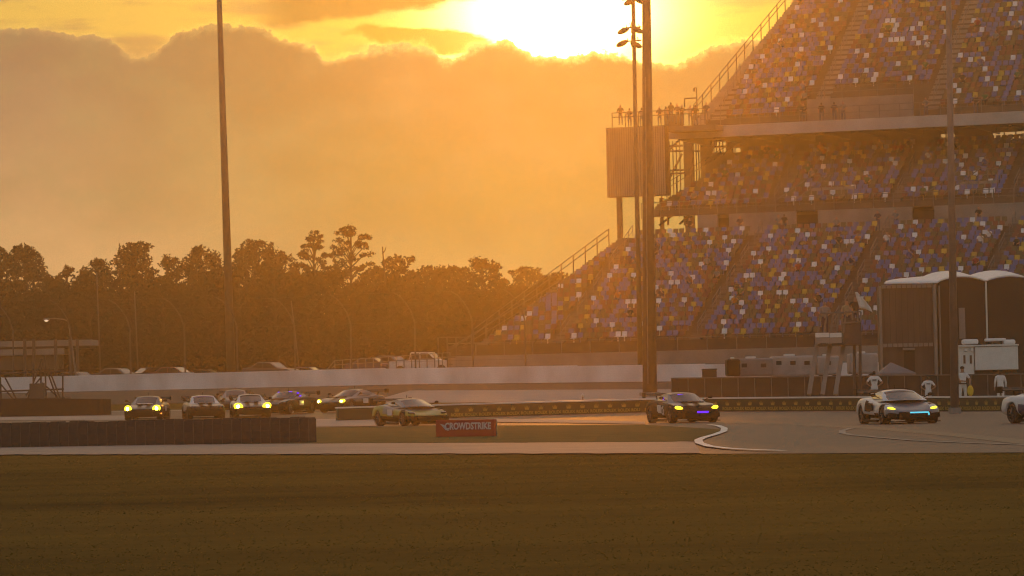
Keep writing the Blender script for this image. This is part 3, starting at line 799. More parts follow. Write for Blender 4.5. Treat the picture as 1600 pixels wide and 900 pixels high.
# back wall of the middle tier: solid lengths with openings to the sky
VB = 34.3
b = MB()
zt = ZF1 - .5
def bw(pa, pb, y0=None, y1=None):
    z1 = zt if y0 is None else z_at((pa + pb) / 2, y0, VB); z0 = 15.0 if y1 is None else z_at((pa + pb) / 2, y1, VB)
    ubox(b, u_at(pa, VB, 22), u_at(pb, VB, 22), VB, VB + .25, z0, z1)
for seg in ((1068, 1082), (1094, 1113), (1134, 1145), (1157, 1470), (1492, 1551), (1640, 1760)): bw(*seg)
for seg in ((1145, 1157, 185, 214), (1145, 1157, 222, 231), (1145, 1157, 238, 400), (1040, 1068, 180, 214), (1082, 1094, 180, 214), (1113, 1134, 180, 214), (1113, 1134, 238, 400),
            (1470, 1492, 100, 209), (1470, 1492, 219, 400), (1551, 1640, 100, 205), (1551, 1640, 218, 400)): bw(*seg)
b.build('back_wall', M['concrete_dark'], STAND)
def bar(p0, p1, r): MB().tube(p0, p1, r, n=5).build('window_bar', M['dark_steel'], STAND)
for pxv in np.arange(1041, 1068, 5.4): bar(S(u_at(pxv, VB, 20), VB + .1, 17), S(u_at(pxv, VB, 20), VB + .1, zt), .05)
for pxv in (1084, 1088, 1092, 1116, 1120, 1125, 1130, 1479, 1486, 1570, 1588): bar(S(u_at(pxv, VB, 20), VB + .1, 19), S(u_at(pxv, VB, 20), VB + .1, zt), .06)
for pa, pb, y in ((1040, 1068, 228), (1040, 1068, 236), (1040, 1068, 266), (1040, 1068, 271), (1082, 1094, 222), (1082, 1094, 236), (1113, 1134, 220), (1113, 1134, 229)):
    z = z_at((pa + pb) / 2, y, VB); bar(S(u_at(pa, VB, 20), VB + .08, z), S(u_at(pb, VB, 20), VB + .08, z), .09)
for (pa, ya), (pb, yb) in (((1551, 218), (1640, 203)), ((1600, 219), (1640, 212)), ((1040, 240), (1066, 215)), ((1040, 290), (1066, 240))):
    bar(S(u_at(pa, VB, 20), VB + .1, z_at(pa, ya, VB)), S(u_at(pb, VB, 20), VB + .1, z_at(pb, yb, VB)), .1)
# suite block on a column at the end
VS = 21.5
us0, us1 = u_at(948, VS, 20), u_at(1040, VS, 20)
zs0, zs1 = z_at(990, 307, VS), z_at(990, 198, VS)
b = MB(); ubox(b, us0, us1, VS, VS + 1.1, zs0, zs1)
n_ = 26
for k in range(n_):
    uu = us0 + (us1 - us0) * (k + .5) / n_; ubox(b, uu - .07, uu + .07, VS - .09, VS - .002, zs0 + .05, zs1 - .05, 1)
sb_ = b.build('suite_block', [M['dark_steel'], M['cladding']], STAND)
b = MB(); uc = u_at(966, VS, 15); ubox(b, uc - .2, uc + .2, VS + .3, VS + .7, 8, zs0 + .01)
for px in (1012, 1034): uc2 = u_at(px, VS + 4, 15); ubox(b, uc2 - .15, uc2 + .15, VS + 4, VS + 4.3, 10, zs0 + .01)
b.build('column', M['dark_steel'], STAND)
b = MB(); 
for (pa, ya), (pb, yb) in (((1030, 352), (1062, 328)), ((1062, 350), (1084, 330)), ((1044, 330), (1044, 352)), ((1070, 330), (1070, 352))):
    b.tube(S(u_at(pa, 24, 15), 24, z_at(pa, ya, 24)), S(u_at(pb, 24, 15), 24, z_at(pb, yb, 24)), .1, n=5)
b.build('brace', M['dark_steel'], STAND)
h = MB(); prev = None
for k, uu in enumerate(list(np.linspace(us0 + .5, u_at(1100, VS, 24), 8))):
    p = S(uu, VS + .3, zs1 - .05); h.tube(p, p + Vector((0, 0, 1.35)), .045, n=5)
    if prev is not None:
        for dz in (1.33, .95): h.tube(prev + Vector((0, 0, dz)), p + Vector((0, 0, dz)), .04, n=5)
    prev = p
h.build('terrace_railing', M['dark_steel'], STAND)
b = MB(); ubox(b, us1 - .1, u_at(1112, VS, 24), VS + 1, VS + 3.4, zs1 - .5, zs1 - .05); b.build('terrace_floor', M['deck'], STAND)
b = MB()
fpx = [(1070, 168), (1070, 154), (1089, 153), (1089, 168)]
fp_ = [S(u_at(x, VS + 2, 25), VS + 2, z_at(x, y, VS + 2)) for x, y in fpx]
for A, B in zip(fp_, fp_[1:]): b.tube(A, B, .06, n=5)
A = S(u_at(1089.5, VS + 2, 25), VS + 2, z_at(1089.5, 170, VS + 2)); B = S(u_at(1089, VS + 2, 25), VS + 2, z_at(1089, 137, VS + 2)); b.tube(A, B, .05, n=5)
B2 = B + eu * -.22 + Vector((0, 0, -.02)); b.tube(B, B2, .05, n=5); b.tube(B2, B2 - Vector((0, 0, .3)), .09, n=6)
b.build('lamp_frame', M['dark_steel'], STAND)
# front wall and fence at the foot
b = MB(); u0 = u_at(700, -5, 3)
ubox(b, u0, UR, -5, -4.6, 1.8, 4.15); b.build('foot_wall', M['concrete'], STAND)
b = MB(); ubox(b, u_at(700, -2.4, 4), UR, -2.4, -2.3, 3.5, 5.0); b.build('screen_panel', M['screen'], STAND)
b = MB(); ubox(b, u_at(735, -4, 3), UR, -4.59, -.01, 1.8, 4.05); b.build('foot_walkway', M['deck'], STAND)
h = MB(); uu = u_at(700, -2.5, 4); prev = None
while uu < UR:
    p = S(uu, -2.5, 4.0); h.tube(p, p + Vector((0, 0, 1.2)), .045, n=5)
    if prev is not None: h.tube(prev + Vector((0, 0, 1.18)), p + Vector((0, 0, 1.18)), .035, n=5)
    prev = p; uu += 2.4
h.build('foot_railing', M['galv'], STAND)
# long ramp rail leading up to the lower end
h = MB()
pr = None
for k in range(7):
    f = k / 6; px, py = 700 + 178 * f, 545 - 107 * f
    p = S(u_at(px, -1.5 + 10 * f, 5), -1.5 + 10 * f, z_at(px, py, -1.5 + 10 * f))
    h.tube((p.x, p.y, p.z - 1.3), p, .05, n=5)
    if pr is not None:
        h.tube(pr, p, .05, n=5); h.tube(pr - Vector((0, 0, .5)), p - Vector((0, 0, .5)), .04, n=5)
    pr = p
h.build('ramp_railing', M['steel'], STAND)

# ------------------------------------------------------------------ trees
def crown_polys(clusters, per, size, seed):
    r = np.random.default_rng(seed); out = []
    for (c, rad) in clusters:
        n = int(per * rad[0] * rad[1] / 1.0)
        n = max(40, min(n, 420))
        d = r.normal(0, 1, (n, 3)); d /= np.linalg.norm(d, axis=1)[:, None]
        p = d * (r.random((n, 1)) ** .45) * np.array(rad) + np.array(c)
        a = r.normal(0, 1, (n, 3)); a /= np.linalg.norm(a, axis=1)[:, None]
        b_ = np.cross(a, r.normal(0, 1, (n, 3))); b_ /= np.linalg.norm(b_, axis=1)[:, None] + 1e-9
        s = size * (.6 + .8 * r.random((n, 1)))
        out.append(np.stack([p - a * s, p - b_ * s * .55, p + a * s, p + b_ * s * .55], 1))
    return np.concatenate(out)
def tree(name, px, ytop, hw, T, label, kind='oak', seed=1, cat='tree', group='trees behind the speedway', leafmat='leaf', low=.35):
    base = onT(px, T); q = proj(base); s = T / FPX
    H = (at(px, ytop, T).z - base.z); w = hw * s; r = random.Random(seed)
    root = thing(name, base, label, cat, group)
    tr = MB(); cl = []
    lean = r.uniform(-.3, .3)
    trunk = [Vector((lean * f * f + .12 * math.sin(3 * f + seed), 0, H * f)) for f in (0, .2, .4, .6, .8, .94)]
    r0 = .012 * H + .09
    tr.path(trunk, [r0, r0 * .8, r0 * .66, r0 * .5, r0 * .3, .05], 8)
    if kind == 'bare':
        for k in range(13):
            f = r.uniform(.5, .97); p0 = trunk[0].lerp(trunk[-1], f); an = r.uniform(0, 6.28); L_ = w * r.uniform(.5, 1.1)
            p1 = p0 + Vector((math.cos(an) * L_ * .6, math.sin(an) * L_ * .6, L_ * .35)); p2 = p1 + Vector((math.cos(an) * L_ * .3, math.sin(an) * .3 * L_, L_ * .45))
            tr.path([p0, p1, p2], [.07, .05, .025], 5)
            if k == 4: cl.append((tuple(p2), (.3, .3, .15)))
    else:
        n = {'oak': 36, 'pine': 40, 'bush': 30}[kind]
        n = int(n * max(.7, min(1.8, w / 2.2)))
        for k in range(n):
            if kind == 'pine':
                f = low + (1 - low) * (k + r.random()) / n; g = (f - low) / (1 - low)
                prof = (.55 + .75 * math.sin(math.pi * min(1, g * .8 + .22))) * (.55 if g > .92 else 1)
            else:
                f = low + (1 - low) * ((k + r.random()) / n); g = (f - low) / (1 - low)
                prof = math.sqrt(max(.05, 1 - abs(g * 1.55 - .62) ** 2.2)) if g * 1.55 - .62 < 1 else .2
            an = k * 2.4 + r.uniform(-.5, .5); rad = w * prof * r.uniform(.45, .95)
            c = Vector((math.cos(an) * rad + lean * f, math.sin(an) * rad, H * f - .5))
            p0 = Vector((lean * f * f, 0, H * max(.2, f - .12))); pm_ = p0.lerp(c, .55) + Vector((0, 0, .15 + r.uniform(-.2, .2)))
            tr.path([p0, pm_, c], [r0 * .3, r0 * .2, .03], 5)
            cr = r.uniform(.55, .95) * (w / 2.2) ** .5 * (.72 if kind == 'pine' else 1)
            cl.append((tuple(c), (cr * r.uniform(.9, 1.4), cr * r.uniform(.9, 1.4), cr * (.5 if kind == 'pine' else .78))))
            if r.random() < .55:
                c2 = c + Vector((r.uniform(-.8, .8), r.uniform(-.8, .8), r.uniform(-.3, .5))); cl.append((tuple(c2), (cr * .6, cr * .6, cr * .4)))
        cl.append(((lean, 0, H - .55), (.8 * w / 2.2, .8, .55)))
    tr.build('trunk', M['trunk'], root, world=False)
    pol = crown_polys(cl, 115, .19 if kind != 'pine' else .16, seed)
    o = bpy.data.objects.new('crown', fast_mesh('crown', pol, [M[leafmat]])); C.objects.link(o); o.parent = root
    return root
TREES = [
 ('oak_tree', 2, 384, 26, 350, 'oak', 'dark rounded tree at the far left border of the picture'),
 ('oak_tree', 46, 382, 42, 345, 'oak', 'broad dome-topped tree, leftmost whole tree of the row'),
 ('oak_tree', 104, 414, 22, 350, 'oak', 'small low tree in the dip between two taller round crowns at far left'),
 ('oak_tree', 150, 402, 32, 340, 'oak', 'smooth round-topped tree left of the spiky-topped one'),
 ('pine_tree', 212, 377, 38, 345, 'oak', 'spiky-topped bushy tree, tallest between the street lamp and the very tall pole'),
 ('oak_tree', 266, 396, 28, 348, 'oak', 'ragged tree with sky gaps, third left of the very tall pole'),
 ('oak_tree', 316, 383, 40, 342, 'oak', 'flat-topped open tree just left of the very tall pole'),
 ('oak_tree', 402, 376, 42, 342, 'oak', 'big rounded tree just right of the very tall pole'),
 ('oak_tree', 446, 391, 32, 345, 'oak', 'rounded tree with bright gaps between the big round tree and the pines'),
 ('pine_tree', 494, 359, 27, 335, 'pine', 'slim open-crowned pine, shorter of the two pines standing above the wood'),
 ('pine_tree', 551, 349, 37, 335, 'pine', 'tallest open-crowned pine standing above the wood'),
 ('bare_tree', 605, 372, 18, 338, 'bare', 'nearly bare dead tree just right of the tallest pine'),
 ('oak_tree', 628, 397, 34, 340, 'oak', 'dense bushy tree below the dead tree'),
 ('oak_tree', 668, 414, 28, 346, 'oak', 'low dense tree between the bushy tree and the pale distant trees'),
 ('oak_tree', 712, 416, 30, 382, 'oak', 'pale hazy distant tree between two nearer dark ones'),
 ('oak_tree', 756, 402, 38, 350, 'oak', 'round tree with a bumpy top, the last tall one before the grandstand'),
 ('oak_tree', 828, 415, 30, 388, 'oak', 'pale dome-topped distant tree beside the lower end of the grandstand'),
 ('oak_tree', 585, 415, 28, 350, 'oak', 'low tree filling the gap below the tallest pine'),
 ('oak_tree', 872, 424, 30, 385, 'oak', 'pale distant tree partly behind the lower railing of the grandstand'),
]
for k, (nm, px, yt, hw, T, kd, lab) in enumerate(TREES):
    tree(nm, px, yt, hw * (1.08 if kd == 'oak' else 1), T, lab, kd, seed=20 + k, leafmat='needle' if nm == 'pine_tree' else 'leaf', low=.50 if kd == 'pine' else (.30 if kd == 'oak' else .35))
# lower trees filling the wood: three sources, copied
srcs = []
for k in range(3):
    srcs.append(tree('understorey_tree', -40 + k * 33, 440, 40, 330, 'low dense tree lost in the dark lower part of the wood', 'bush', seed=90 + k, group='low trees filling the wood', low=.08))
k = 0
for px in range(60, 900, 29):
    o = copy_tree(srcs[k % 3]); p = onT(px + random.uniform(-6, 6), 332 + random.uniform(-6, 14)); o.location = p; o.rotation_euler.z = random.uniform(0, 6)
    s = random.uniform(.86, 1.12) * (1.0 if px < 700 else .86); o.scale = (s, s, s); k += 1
cl = []
for px in range(-60, 960, 14):
    p = onT(px, 338); cl.append(((p.x, p.y + random.uniform(-3, 3), p.z + random.uniform(1.0, 4.5)), (1.5, 1.5, 2.2)))
    p = onT(px, 352); cl.append(((p.x, p.y, p.z + random.uniform(4, 8)), (1.5, 1.5, 1.8)))
    cl.append(((p.x, p.y + 3, p.z + random.uniform(1, 4)), (1.6, 1.5, 2.5)))
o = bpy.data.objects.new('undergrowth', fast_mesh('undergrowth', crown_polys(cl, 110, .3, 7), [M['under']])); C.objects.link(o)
tag(o, 'dark tangled undergrowth filling the foot of the wood', kind='stuff')

# ------------------------------------------------------------------ race cars
def car_body(kind):
    """lofted low racing coupe, nose at -Y; returns baked mesh with wheel arches cut"""
    if kind == 'front':      # long bonnet
        st = [(-2.28, .70, .16, .32, .44, .46), (-2.15, .93, .14, .40, .60, .58), (-1.75, .99, .14, .46, .76, .70), (-1.3, 1.0, .14, .5, .82, .76), (-.75, .95, .13, .5, .80, .83),
              (-.1, .94, .13, .5, .82, .86), (.55, .96, .13, .52, .86, .88), (1.15, 1.0, .14, .54, .93, .90), (1.65, 1.0, .16, .54, .92, .88), (2.1, .95, .2, .5, .88, .86), (2.28, .86, .26, .45, .82, .82)]
    else:                    # low mid-engined wedge
        st = [(-2.28, .72, .15, .28, .38, .40), (-2.12, .95, .13, .36, .54, .48), (-1.72, 1.0, .13, .44, .72, .58), (-1.3, 1.0, .13, .5, .78, .68), (-.8, .95, .13, .48, .74, .78),
              (-.1, .94, .13, .5, .80, .84), (.5, .97, .13, .56, .88, .90), (1.1, 1.02, .14, .58, .95, .93), (1.6, 1.02, .16, .56, .94, .90), (2.1, .97, .22, .5, .88, .86), (2.28, .88, .3, .45, .82, .82)]
    b = MB(); n = 11
    for (y, w, zl, zm, zs, zt) in st:
        half = [(0, zt), (w * .42, zt + .0), (w * .74, (zs * .6 + zt * .4)), (w * .93, zs - .03), (w, zm), (w * .97, zl)]
        ring = [(-x, z) for x, z in half[::-1]] + half[1:]
        b.v += [(x, y, z) for x, z in ring]
    for i in range(len(st) - 1):
        for k in range(n - 1):
            a = i * n + k; b.f.append((a, a + 1, a + n + 1, a + n)); b.m.append(0)
        b.f.append((i * n + n - 1, i * n, (i + 1) * n, (i + 1) * n + n - 1)); b.m.append(0)
    b.f.append(tuple(range(n))); b.m.append(0); e = (len(st) - 1) * n; b.f.append(tuple(range(e, e + n))[::-1]); b.m.append(0)
    o = b.build('body', M['paint_black'], smooth=True)
    sd = o.modifiers.new('s', 'SUBSURF'); sd.levels = 2; sd.render_levels = 2
    bake(o)
    cuts = []
    for y in (-1.42, 1.38):
        for sx in (-1, 1):
            c = MB().tube((sx * .68, y, .34), (sx * 1.2, y, .34), .385, n=28).build('cut', M['paint_black'])
            md = o.modifiers.new('b', 'BOOLEAN'); md.operation = 'DIFFERENCE'; md.object = c; md.solver = 'EXACT'; cuts.append(c)
    bake(o)
    for c in cuts: bpy.data.objects.remove(c)
    me = o.data; bpy.data.objects.remove(o)
    return me
BODY = {k: car_body(k) for k in ('front', 'mid')}
def body_mesh(kind, mats, pick):
    me = BODY[kind].copy(); me.materials.clear()
    for m in mats: me.materials.append(m)
    me.polygons.foreach_set('material_index', [pick(p.center, p.normal) for p in me.polygons])
    me.polygons.foreach_set('use_smooth', [True] * len(me.polygons)); me.update(); return me
def ring_loft(b, A, B, mi=0):
    o = len(b.v); b.v += [tuple(p) for p in A] + [tuple(p) for p in B]; n = len(A)
    for k in range(n - 1): b.f.append((o + k, o + k + 1, o + n + k + 1, o + n + k)); b.m.append(mi)
def cabin(root, kind, roofm, roofz=1.2, banner=None):
    """roof shell with pillars, and glass set just proud of it"""
    if kind == 'front': yb0, yr0, yr1, yb1 = -.72, .05, .75, 1.75
    else: yb0, yr0, yr1, yb1 = -1.0, -.15, .5, 1.9
    zb = .80; n = 7
    def arc(y, w, z, bow, crown): return [Vector((w * (2 * k / (n - 1) - 1), y - bow * (1 - (2 * k / (n - 1) - 1) ** 2), z + crown * (1 - (2 * k / (n - 1) - 1) ** 2))) for k in range(n)]
    F0 = arc(yb0, .80, zb, .26, .03); F1 = arc(yr0, .56, roofz - .07, .12, .05); Rm = arc((yr0 + yr1) / 2, .57, roofz - .04, 0, .05); R1 = arc(yr1, .54, roofz - .07, 0, .05); B1 = arc(yb1, .70, zb + .06, -.05, .03)
    b = MB()
    for a, c in ((F0, F1), (F1, Rm), (Rm, R1), (R1, B1)): ring_loft(b, a, c)
    for side in (0, n - 1):
        ids = [F0[side], F1[side], Rm[side], R1[side], B1[side]]
        low = Vector((ids[0].x, (yb0 + yb1) / 2, zb - .06))
        b.add([ids[0], ids[1], ids[2], ids[3], ids[4], low], [(0, 1, 2, 3, 4, 5)])
    b.build('roof', M[roofm], root, world=False, smooth=False)
    def inset(A, B, f0, f1, cut, off):
        P = []
        for f in (f0, f1):
            row = [a.lerp(c, f) for a, c in zip(A, B)]
            row = [Vector((p.x * cut, p.y + off[1], p.z + off[2])) for p in row]; P.append(row)
        return P
    g = MB(); A, B = inset(F0, F1, .06, .90, .90, (0, -.012, .012)); ring_loft(g, A, B); g.build('windscreen', M['glass'], root, world=False, smooth=True)
    if banner:
        g = MB(); A, B = inset(F0, F1, .80, .93, .88, (0, -.02, .02)); ring_loft(g, A, B); g.build('sun_strip', M[banner], root, world=False)
    g = MB(); A, B = inset(R1, B1, .10, .62, .86, (0, .012, .014)); ring_loft(g, A, B); g.build('rear_window', M['glass'], root, world=False, smooth=True)
    for side, sg in ((0, -1), (n - 1, 1)):
        q = [F0[side].lerp(F1[side], .22), F1[side].lerp(F0[side], .14), R1[side].lerp(Rm[side], .1), R1[side].lerp(B1[side], .5), Vector((F0[side].x * .93, (yr0 + yr1) / 2 + .25, zb + .09))]
        q[1].z -= .05; q[2].z -= .05
        MB().add([p + Vector((sg * .014, 0, 0)) for p in q], [(0, 1, 2, 3, 4)]).build('side_window', M['glass'], root, world=False)
def wheel_parts(root, rimm='rim', r=.345):
    for y in (-1.42, 1.38):
        for sx in (-1, 1):
            prof = [(.19, -.14), (.30, -.15), (r - .015, -.125), (r, -.09), (r, .09), (r - .015, .125), (.30, .15), (.235, .145), (.22, .09)]
            b = MB(); n = 24
            for pr, px_ in prof:
                for k in range(n): b.v.append((sx * (.83 + px_), y + pr * math.cos(2 * math.pi * k / n), r + pr * math.sin(2 * math.pi * k / n)))
            for i in range(len(prof) - 1):
                for k in range(n): b.f.append((i * n + k, i * n + (k + 1) % n, (i + 1) * n + (k + 1) % n, (i + 1) * n + k)); b.m.append(0)
            w = b.build('wheel', M['rubber'], root, world=False, smooth=True)
            rm = MB(); xo = sx * .955
            rm.tube((sx * .87, y, r), (sx * .90, y, r), .225, n=20)
            for k in range(10):
                t = 2 * math.pi * k / 10; rm.tube((xo, y, r), (xo - sx * .015, y + .215 * math.cos(t), r + .215 * math.sin(t)), .022, .016, n=5)
            rm.tube((xo - sx * .03, y, r), (xo + sx * .01, y, r), .05, n=10)
            rm.build('rim', M[rimm], w, world=False)
def race_car(px, T, yaw, label, kind, body_mats, pick, roofm, lamp='lamp_yellow', lamp_size=(.17, .10, .075), roofz=1.2, banner=None, dz=0, leds=(), wing=True, lit=True, extra=None):
    """yaw: degrees the nose is turned to the viewer's right"""
    p = onT(px, T, dz)
    t = thing('race_car', p, label, 'race car', 'race cars on the track', R(yaw))
    o = bpy.data.objects.new('body', body_mesh(kind, [M[m] for m in body_mats], pick)); C.objects.link(o); o.parent = t
    cabin(t, kind, roofm, roofz, banner); wheel_parts(t)
    zf = .60 if kind == 'front' else .545; yf = -2.06 if kind == 'front' else -1.98
    for sx in (-1, 1):
        mt = Matrix.Rotation(sx * R(24), 3, 'Z') @ Matrix.Rotation(-sx * R(14), 3, 'Y')
        hb = MB().ell((sx * .74, yf, zf), lamp_size, 12, 8, 0, mt).build('headlight', M['lamp_yellow' if lamp == 'lamp_bright' else lamp] if lit else M['glass'], t, world=False, smooth=True)
        if lit and lamp == 'lamp_bright': MB().ell((sx * .72, yf - lamp_size[1] * .75, zf), (lamp_size[0] * .52, .05, lamp_size[2] * .55), 12, 8).build('bulb', M['lamp_bright'], hb, world=False, smooth=True)  # bright core; the oversized yellow shell around it imitates the lamp's glare
    MB().prism([(-.62, .20), (.62, .20), (.55, .42), (-.55, .42)], 'y', -2.30, -2.1).build('grille', M['carbon'], t, world=False, bevel=.01)
    for sx in (-1, 1): MB().prism([(sx * .66, .2), (sx * .90, .24), (sx * .88, .40), (sx * .66, .38)], 'y', -2.235, -2.0).build('intake', M['carbon'], t, world=False)
    MB().prism([(-.92, -2.2), (-.6, -2.42), (.6, -2.42), (.92, -2.2), (.95, -1.9), (-.95, -1.9)], 'z', .075, .11).build('splitter', M['carbon'], t, world=False)
    for sx in (-1, 1): MB().box((sx * .96, 0, .12), (.10, 1.9, .10)).build('side_skirt', M['carbon'], t, world=False, bevel=.01)
    for sx in (-1, 1):
        m_ = MB(); m_.tube((sx * .78, -.55, .90), (sx * .98, -.60, 1.0), .018, n=5); m_.ell((sx * 1.02, -.60, 1.01), (.10, .06, .06), 10, 6)
        m_.build('mirror', M['carbon'], t, world=False, smooth=True)
    for sx in (-1, 1): MB().box((sx * .962, -.02, .60), (.012, .52, .26)).build('number_panel', M['paint_white' if body_mats[0] != 'paint_white' else 'paint_black'], t, world=False)
    for sx in (-1, 1): MB().prism([(sx * .10, -2.02), (sx * .30, -2.02), (sx * .34, -.98), (sx * .14, -.98)], 'z', .80, .845).build('bonnet_vent', M['carbon'], t, world=False) if kind == 'front' else None
    if wing:
        wg = MB(); wg.prism([(2.02, 1.10), (2.2, 1.13), (2.42, 1.20), (2.42, 1.17), (2.2, 1.095), (2.02, 1.075)], 'x', -.92, .92)
        w = wg.build('rear_wing', M['carbon'], t, world=False)
        for sx in (-1, 1):
            MB().box((sx * .93, 2.22, 1.12), (.02, .42, .22)).build('end_plate', M['carbon'], w, world=False)
            MB().prism([(1.85, .85), (2.05, .85), (2.25, 1.10), (2.15, 1.10)], 'x', sx * .42 - .012, sx * .42 + .012).build('wing_support', M['carbon'], w, world=False)
    MB().tube((0, .35, roofz), (-.0, .38, roofz + .16), .014, n=5).build('antenna', M['carbon'], t, world=False)
    for nm, m, c, size, rx, rzz in leds:
        MB().box(c, size, 0, Matrix.Rotation(R(rzz), 3, 'Z') @ Matrix.Rotation(R(rx), 3, 'X')).build(nm, M[m], t, world=False, bevel=.008)
    return t
def low(c, z): return c.z < z
race_car(1066, 145, 14, 'dark race car with yellow headlights and a violet light bar on its nose', 'front', ['paint_black', 'paint_white', 'paint_silver'],
         lambda c, n: 1 if (abs(c.x) > .88 and -.6 < c.y < .3 and .35 < c.z < .72 and (int(c.y * 5) + int(c.z * 9)) % 3) else (2 if n.z > .8 and c.y < -.7 and c.z > .7 else 0), 'paint_silver', roofz=1.22, lamp_size=(.17, .1, .085),
         leds=(('light_bar', 'led_purple', (.16, -2.345, .43), (.46, .03, .075), 0, 0), ('number_light', 'led_purple', (-.12, -.24, 1.12), (.24, .02, .06), 35, 0), ('side_light', 'led_purple', (-.735, .10, .99), (.02, .16, .10), 0, 0)))
race_car(1403, 126, 9, 'white-sided race car with dark bonnet and a cyan light bar, in front of the marshals', 'mid', ['paint_white', 'paint_bluegrey', 'paint_black', 'paint_silver'],
         lambda c, n: 2 if low(c, .36) and abs(c.x) < .93 else (1 if (n.z > .35 and abs(c.x) < .62 + .1 * c.y * 0 and c.y < -.5) else (3 if (c.y < -1.8 and c.z < .5) else (2 if (abs(c.x) > .9 and .2 < c.y < .75 and c.z > .45) else 0))),
         'paint_white', roofz=1.19, lamp_size=(.15, .1, .05), banner='paint_slate',
         leds=(('light_bar', 'led_cyan', (.14, -2.335, .40), (.66, .03, .05), 0, 0), ('light_bar_end', 'led_cyan', (.47, -2.335, .345), (.045, .03, .09), 0, 0)))
race_car(1655, 118, 22, 'white and blue race car cut off by the frame at the far right', 'mid', ['paint_white', 'paint_navy', 'paint_black'],
         lambda c, n: 2 if low(c, .3) else (1 if -.9 < c.y < .9 and c.z < .62 else 0), 'paint_white', roofz=1.18, lit=True)
race_car(641, 158, 24, 'lime and silver race car with unlit white lamps, just left of the red board', 'mid', ['paint_lime', 'paint_silver', 'paint_black'],
         lambda c, n: 2 if low(c, .44) else (1 if (n.z > .75 and c.z > .66) or (-.3 < c.y < .8 and abs(c.x) > .8 and c.z > .5) else 0), 'paint_silver', lit=False, roofz=1.19,
         leds=(('lamp_strip', 'paint_white', (-.74, -2.06, .60), (.24, .04, .03), 0, -24), ('lamp_strip', 'paint_white', (.74, -2.06, .60), (.24, .04, .03), 0, 24)))
race_car(549, 199, -30, 'dark silver race car with yellow headlights turning left behind the green barrier', 'front', ['paint_grey', 'paint_black', 'paint_silver'],
         lambda c, n: 1 if low(c, .55) else (2 if n.z > .85 else 0), 'paint_silver', lamp='lamp_bright', lamp_size=(.18, .1, .12), roofz=1.24)
race_car(447, 197, -22, 'black race car with small violet lights along its roof, behind the white car', 'front', ['paint_black', 'paint_violet', 'paint_silver'],
         lambda c, n: 2 if n.z > .85 and c.y < -.6 else 0, 'paint_slate', roofz=1.24, lit=False,
         leds=(('roof_light', 'led_purple', (-.42, .02, 1.19), (.12, .04, .06), 0, 0), ('roof_light', 'led_purple', (.30, -.02, 1.20), (.2, .04, .06), 0, 0), ('roof_light', 'led_purple', (.62, .25, 1.13), (.1, .1, .07), 0, 0), ('roof_light', 'led_purple', (.74, .3, .98), (.06, .12, .07), 0, 0), ('number_board', 'paint_white', (-.1, -1.6, .80), (.3, .2, .02), 0, 0)))
race_car(391, 190, 8, 'white race car with glaring headlights', 'front', ['paint_white', 'paint_black', 'paint_silver'],
         lambda c, n: 1 if low(c, .52) or (c.y < -2.1 and c.z < .6) else (2 if abs(c.x) < .5 and c.y < -.8 else 0), 'paint_white', lamp='lamp_bright', lamp_size=(.27, .1, .19), roofz=1.23, banner='paint_black')
race_car(368, 214, 4, 'grey race car almost hidden behind the white car with glaring headlights', 'front', ['paint_grey', 'paint_black'], lambda c, n: 1 if low(c, .4) else 0, 'paint_silver', lit=False, roofz=1.26, dz=.06)
race_car(318, 189, 10, 'silver race car with a dark nose and unlit lamps left of the white glaring one', 'front', ['paint_silver', 'paint_black', 'paint_maroon'],
         lambda c, n: 1 if (c.y < -1.2 and c.z < .68) or low(c, .45) else 0, 'paint_white', lit=False, roofz=1.24, banner='paint_violet')
race_car(231, 190, -2, 'grey race car with two star-bright headlights, leftmost on the track', 'front', ['paint_grey', 'paint_black', 'paint_silver'],
         lambda c, n: 1 if low(c, .58) else (2 if n.z > .8 and c.y < -.6 else 0), 'paint_silver', lamp='lamp_bright', lamp_size=(.23, .1, .19), roofz=1.26,
         leds=(('marker_light', 'lamp_orange', (.98, -2.0, .34), (.06, .04, .06), 0, 0), ('number_board', 'paint_white', (0, -.95, .86), (.8, .14, .02), 8, 0)))

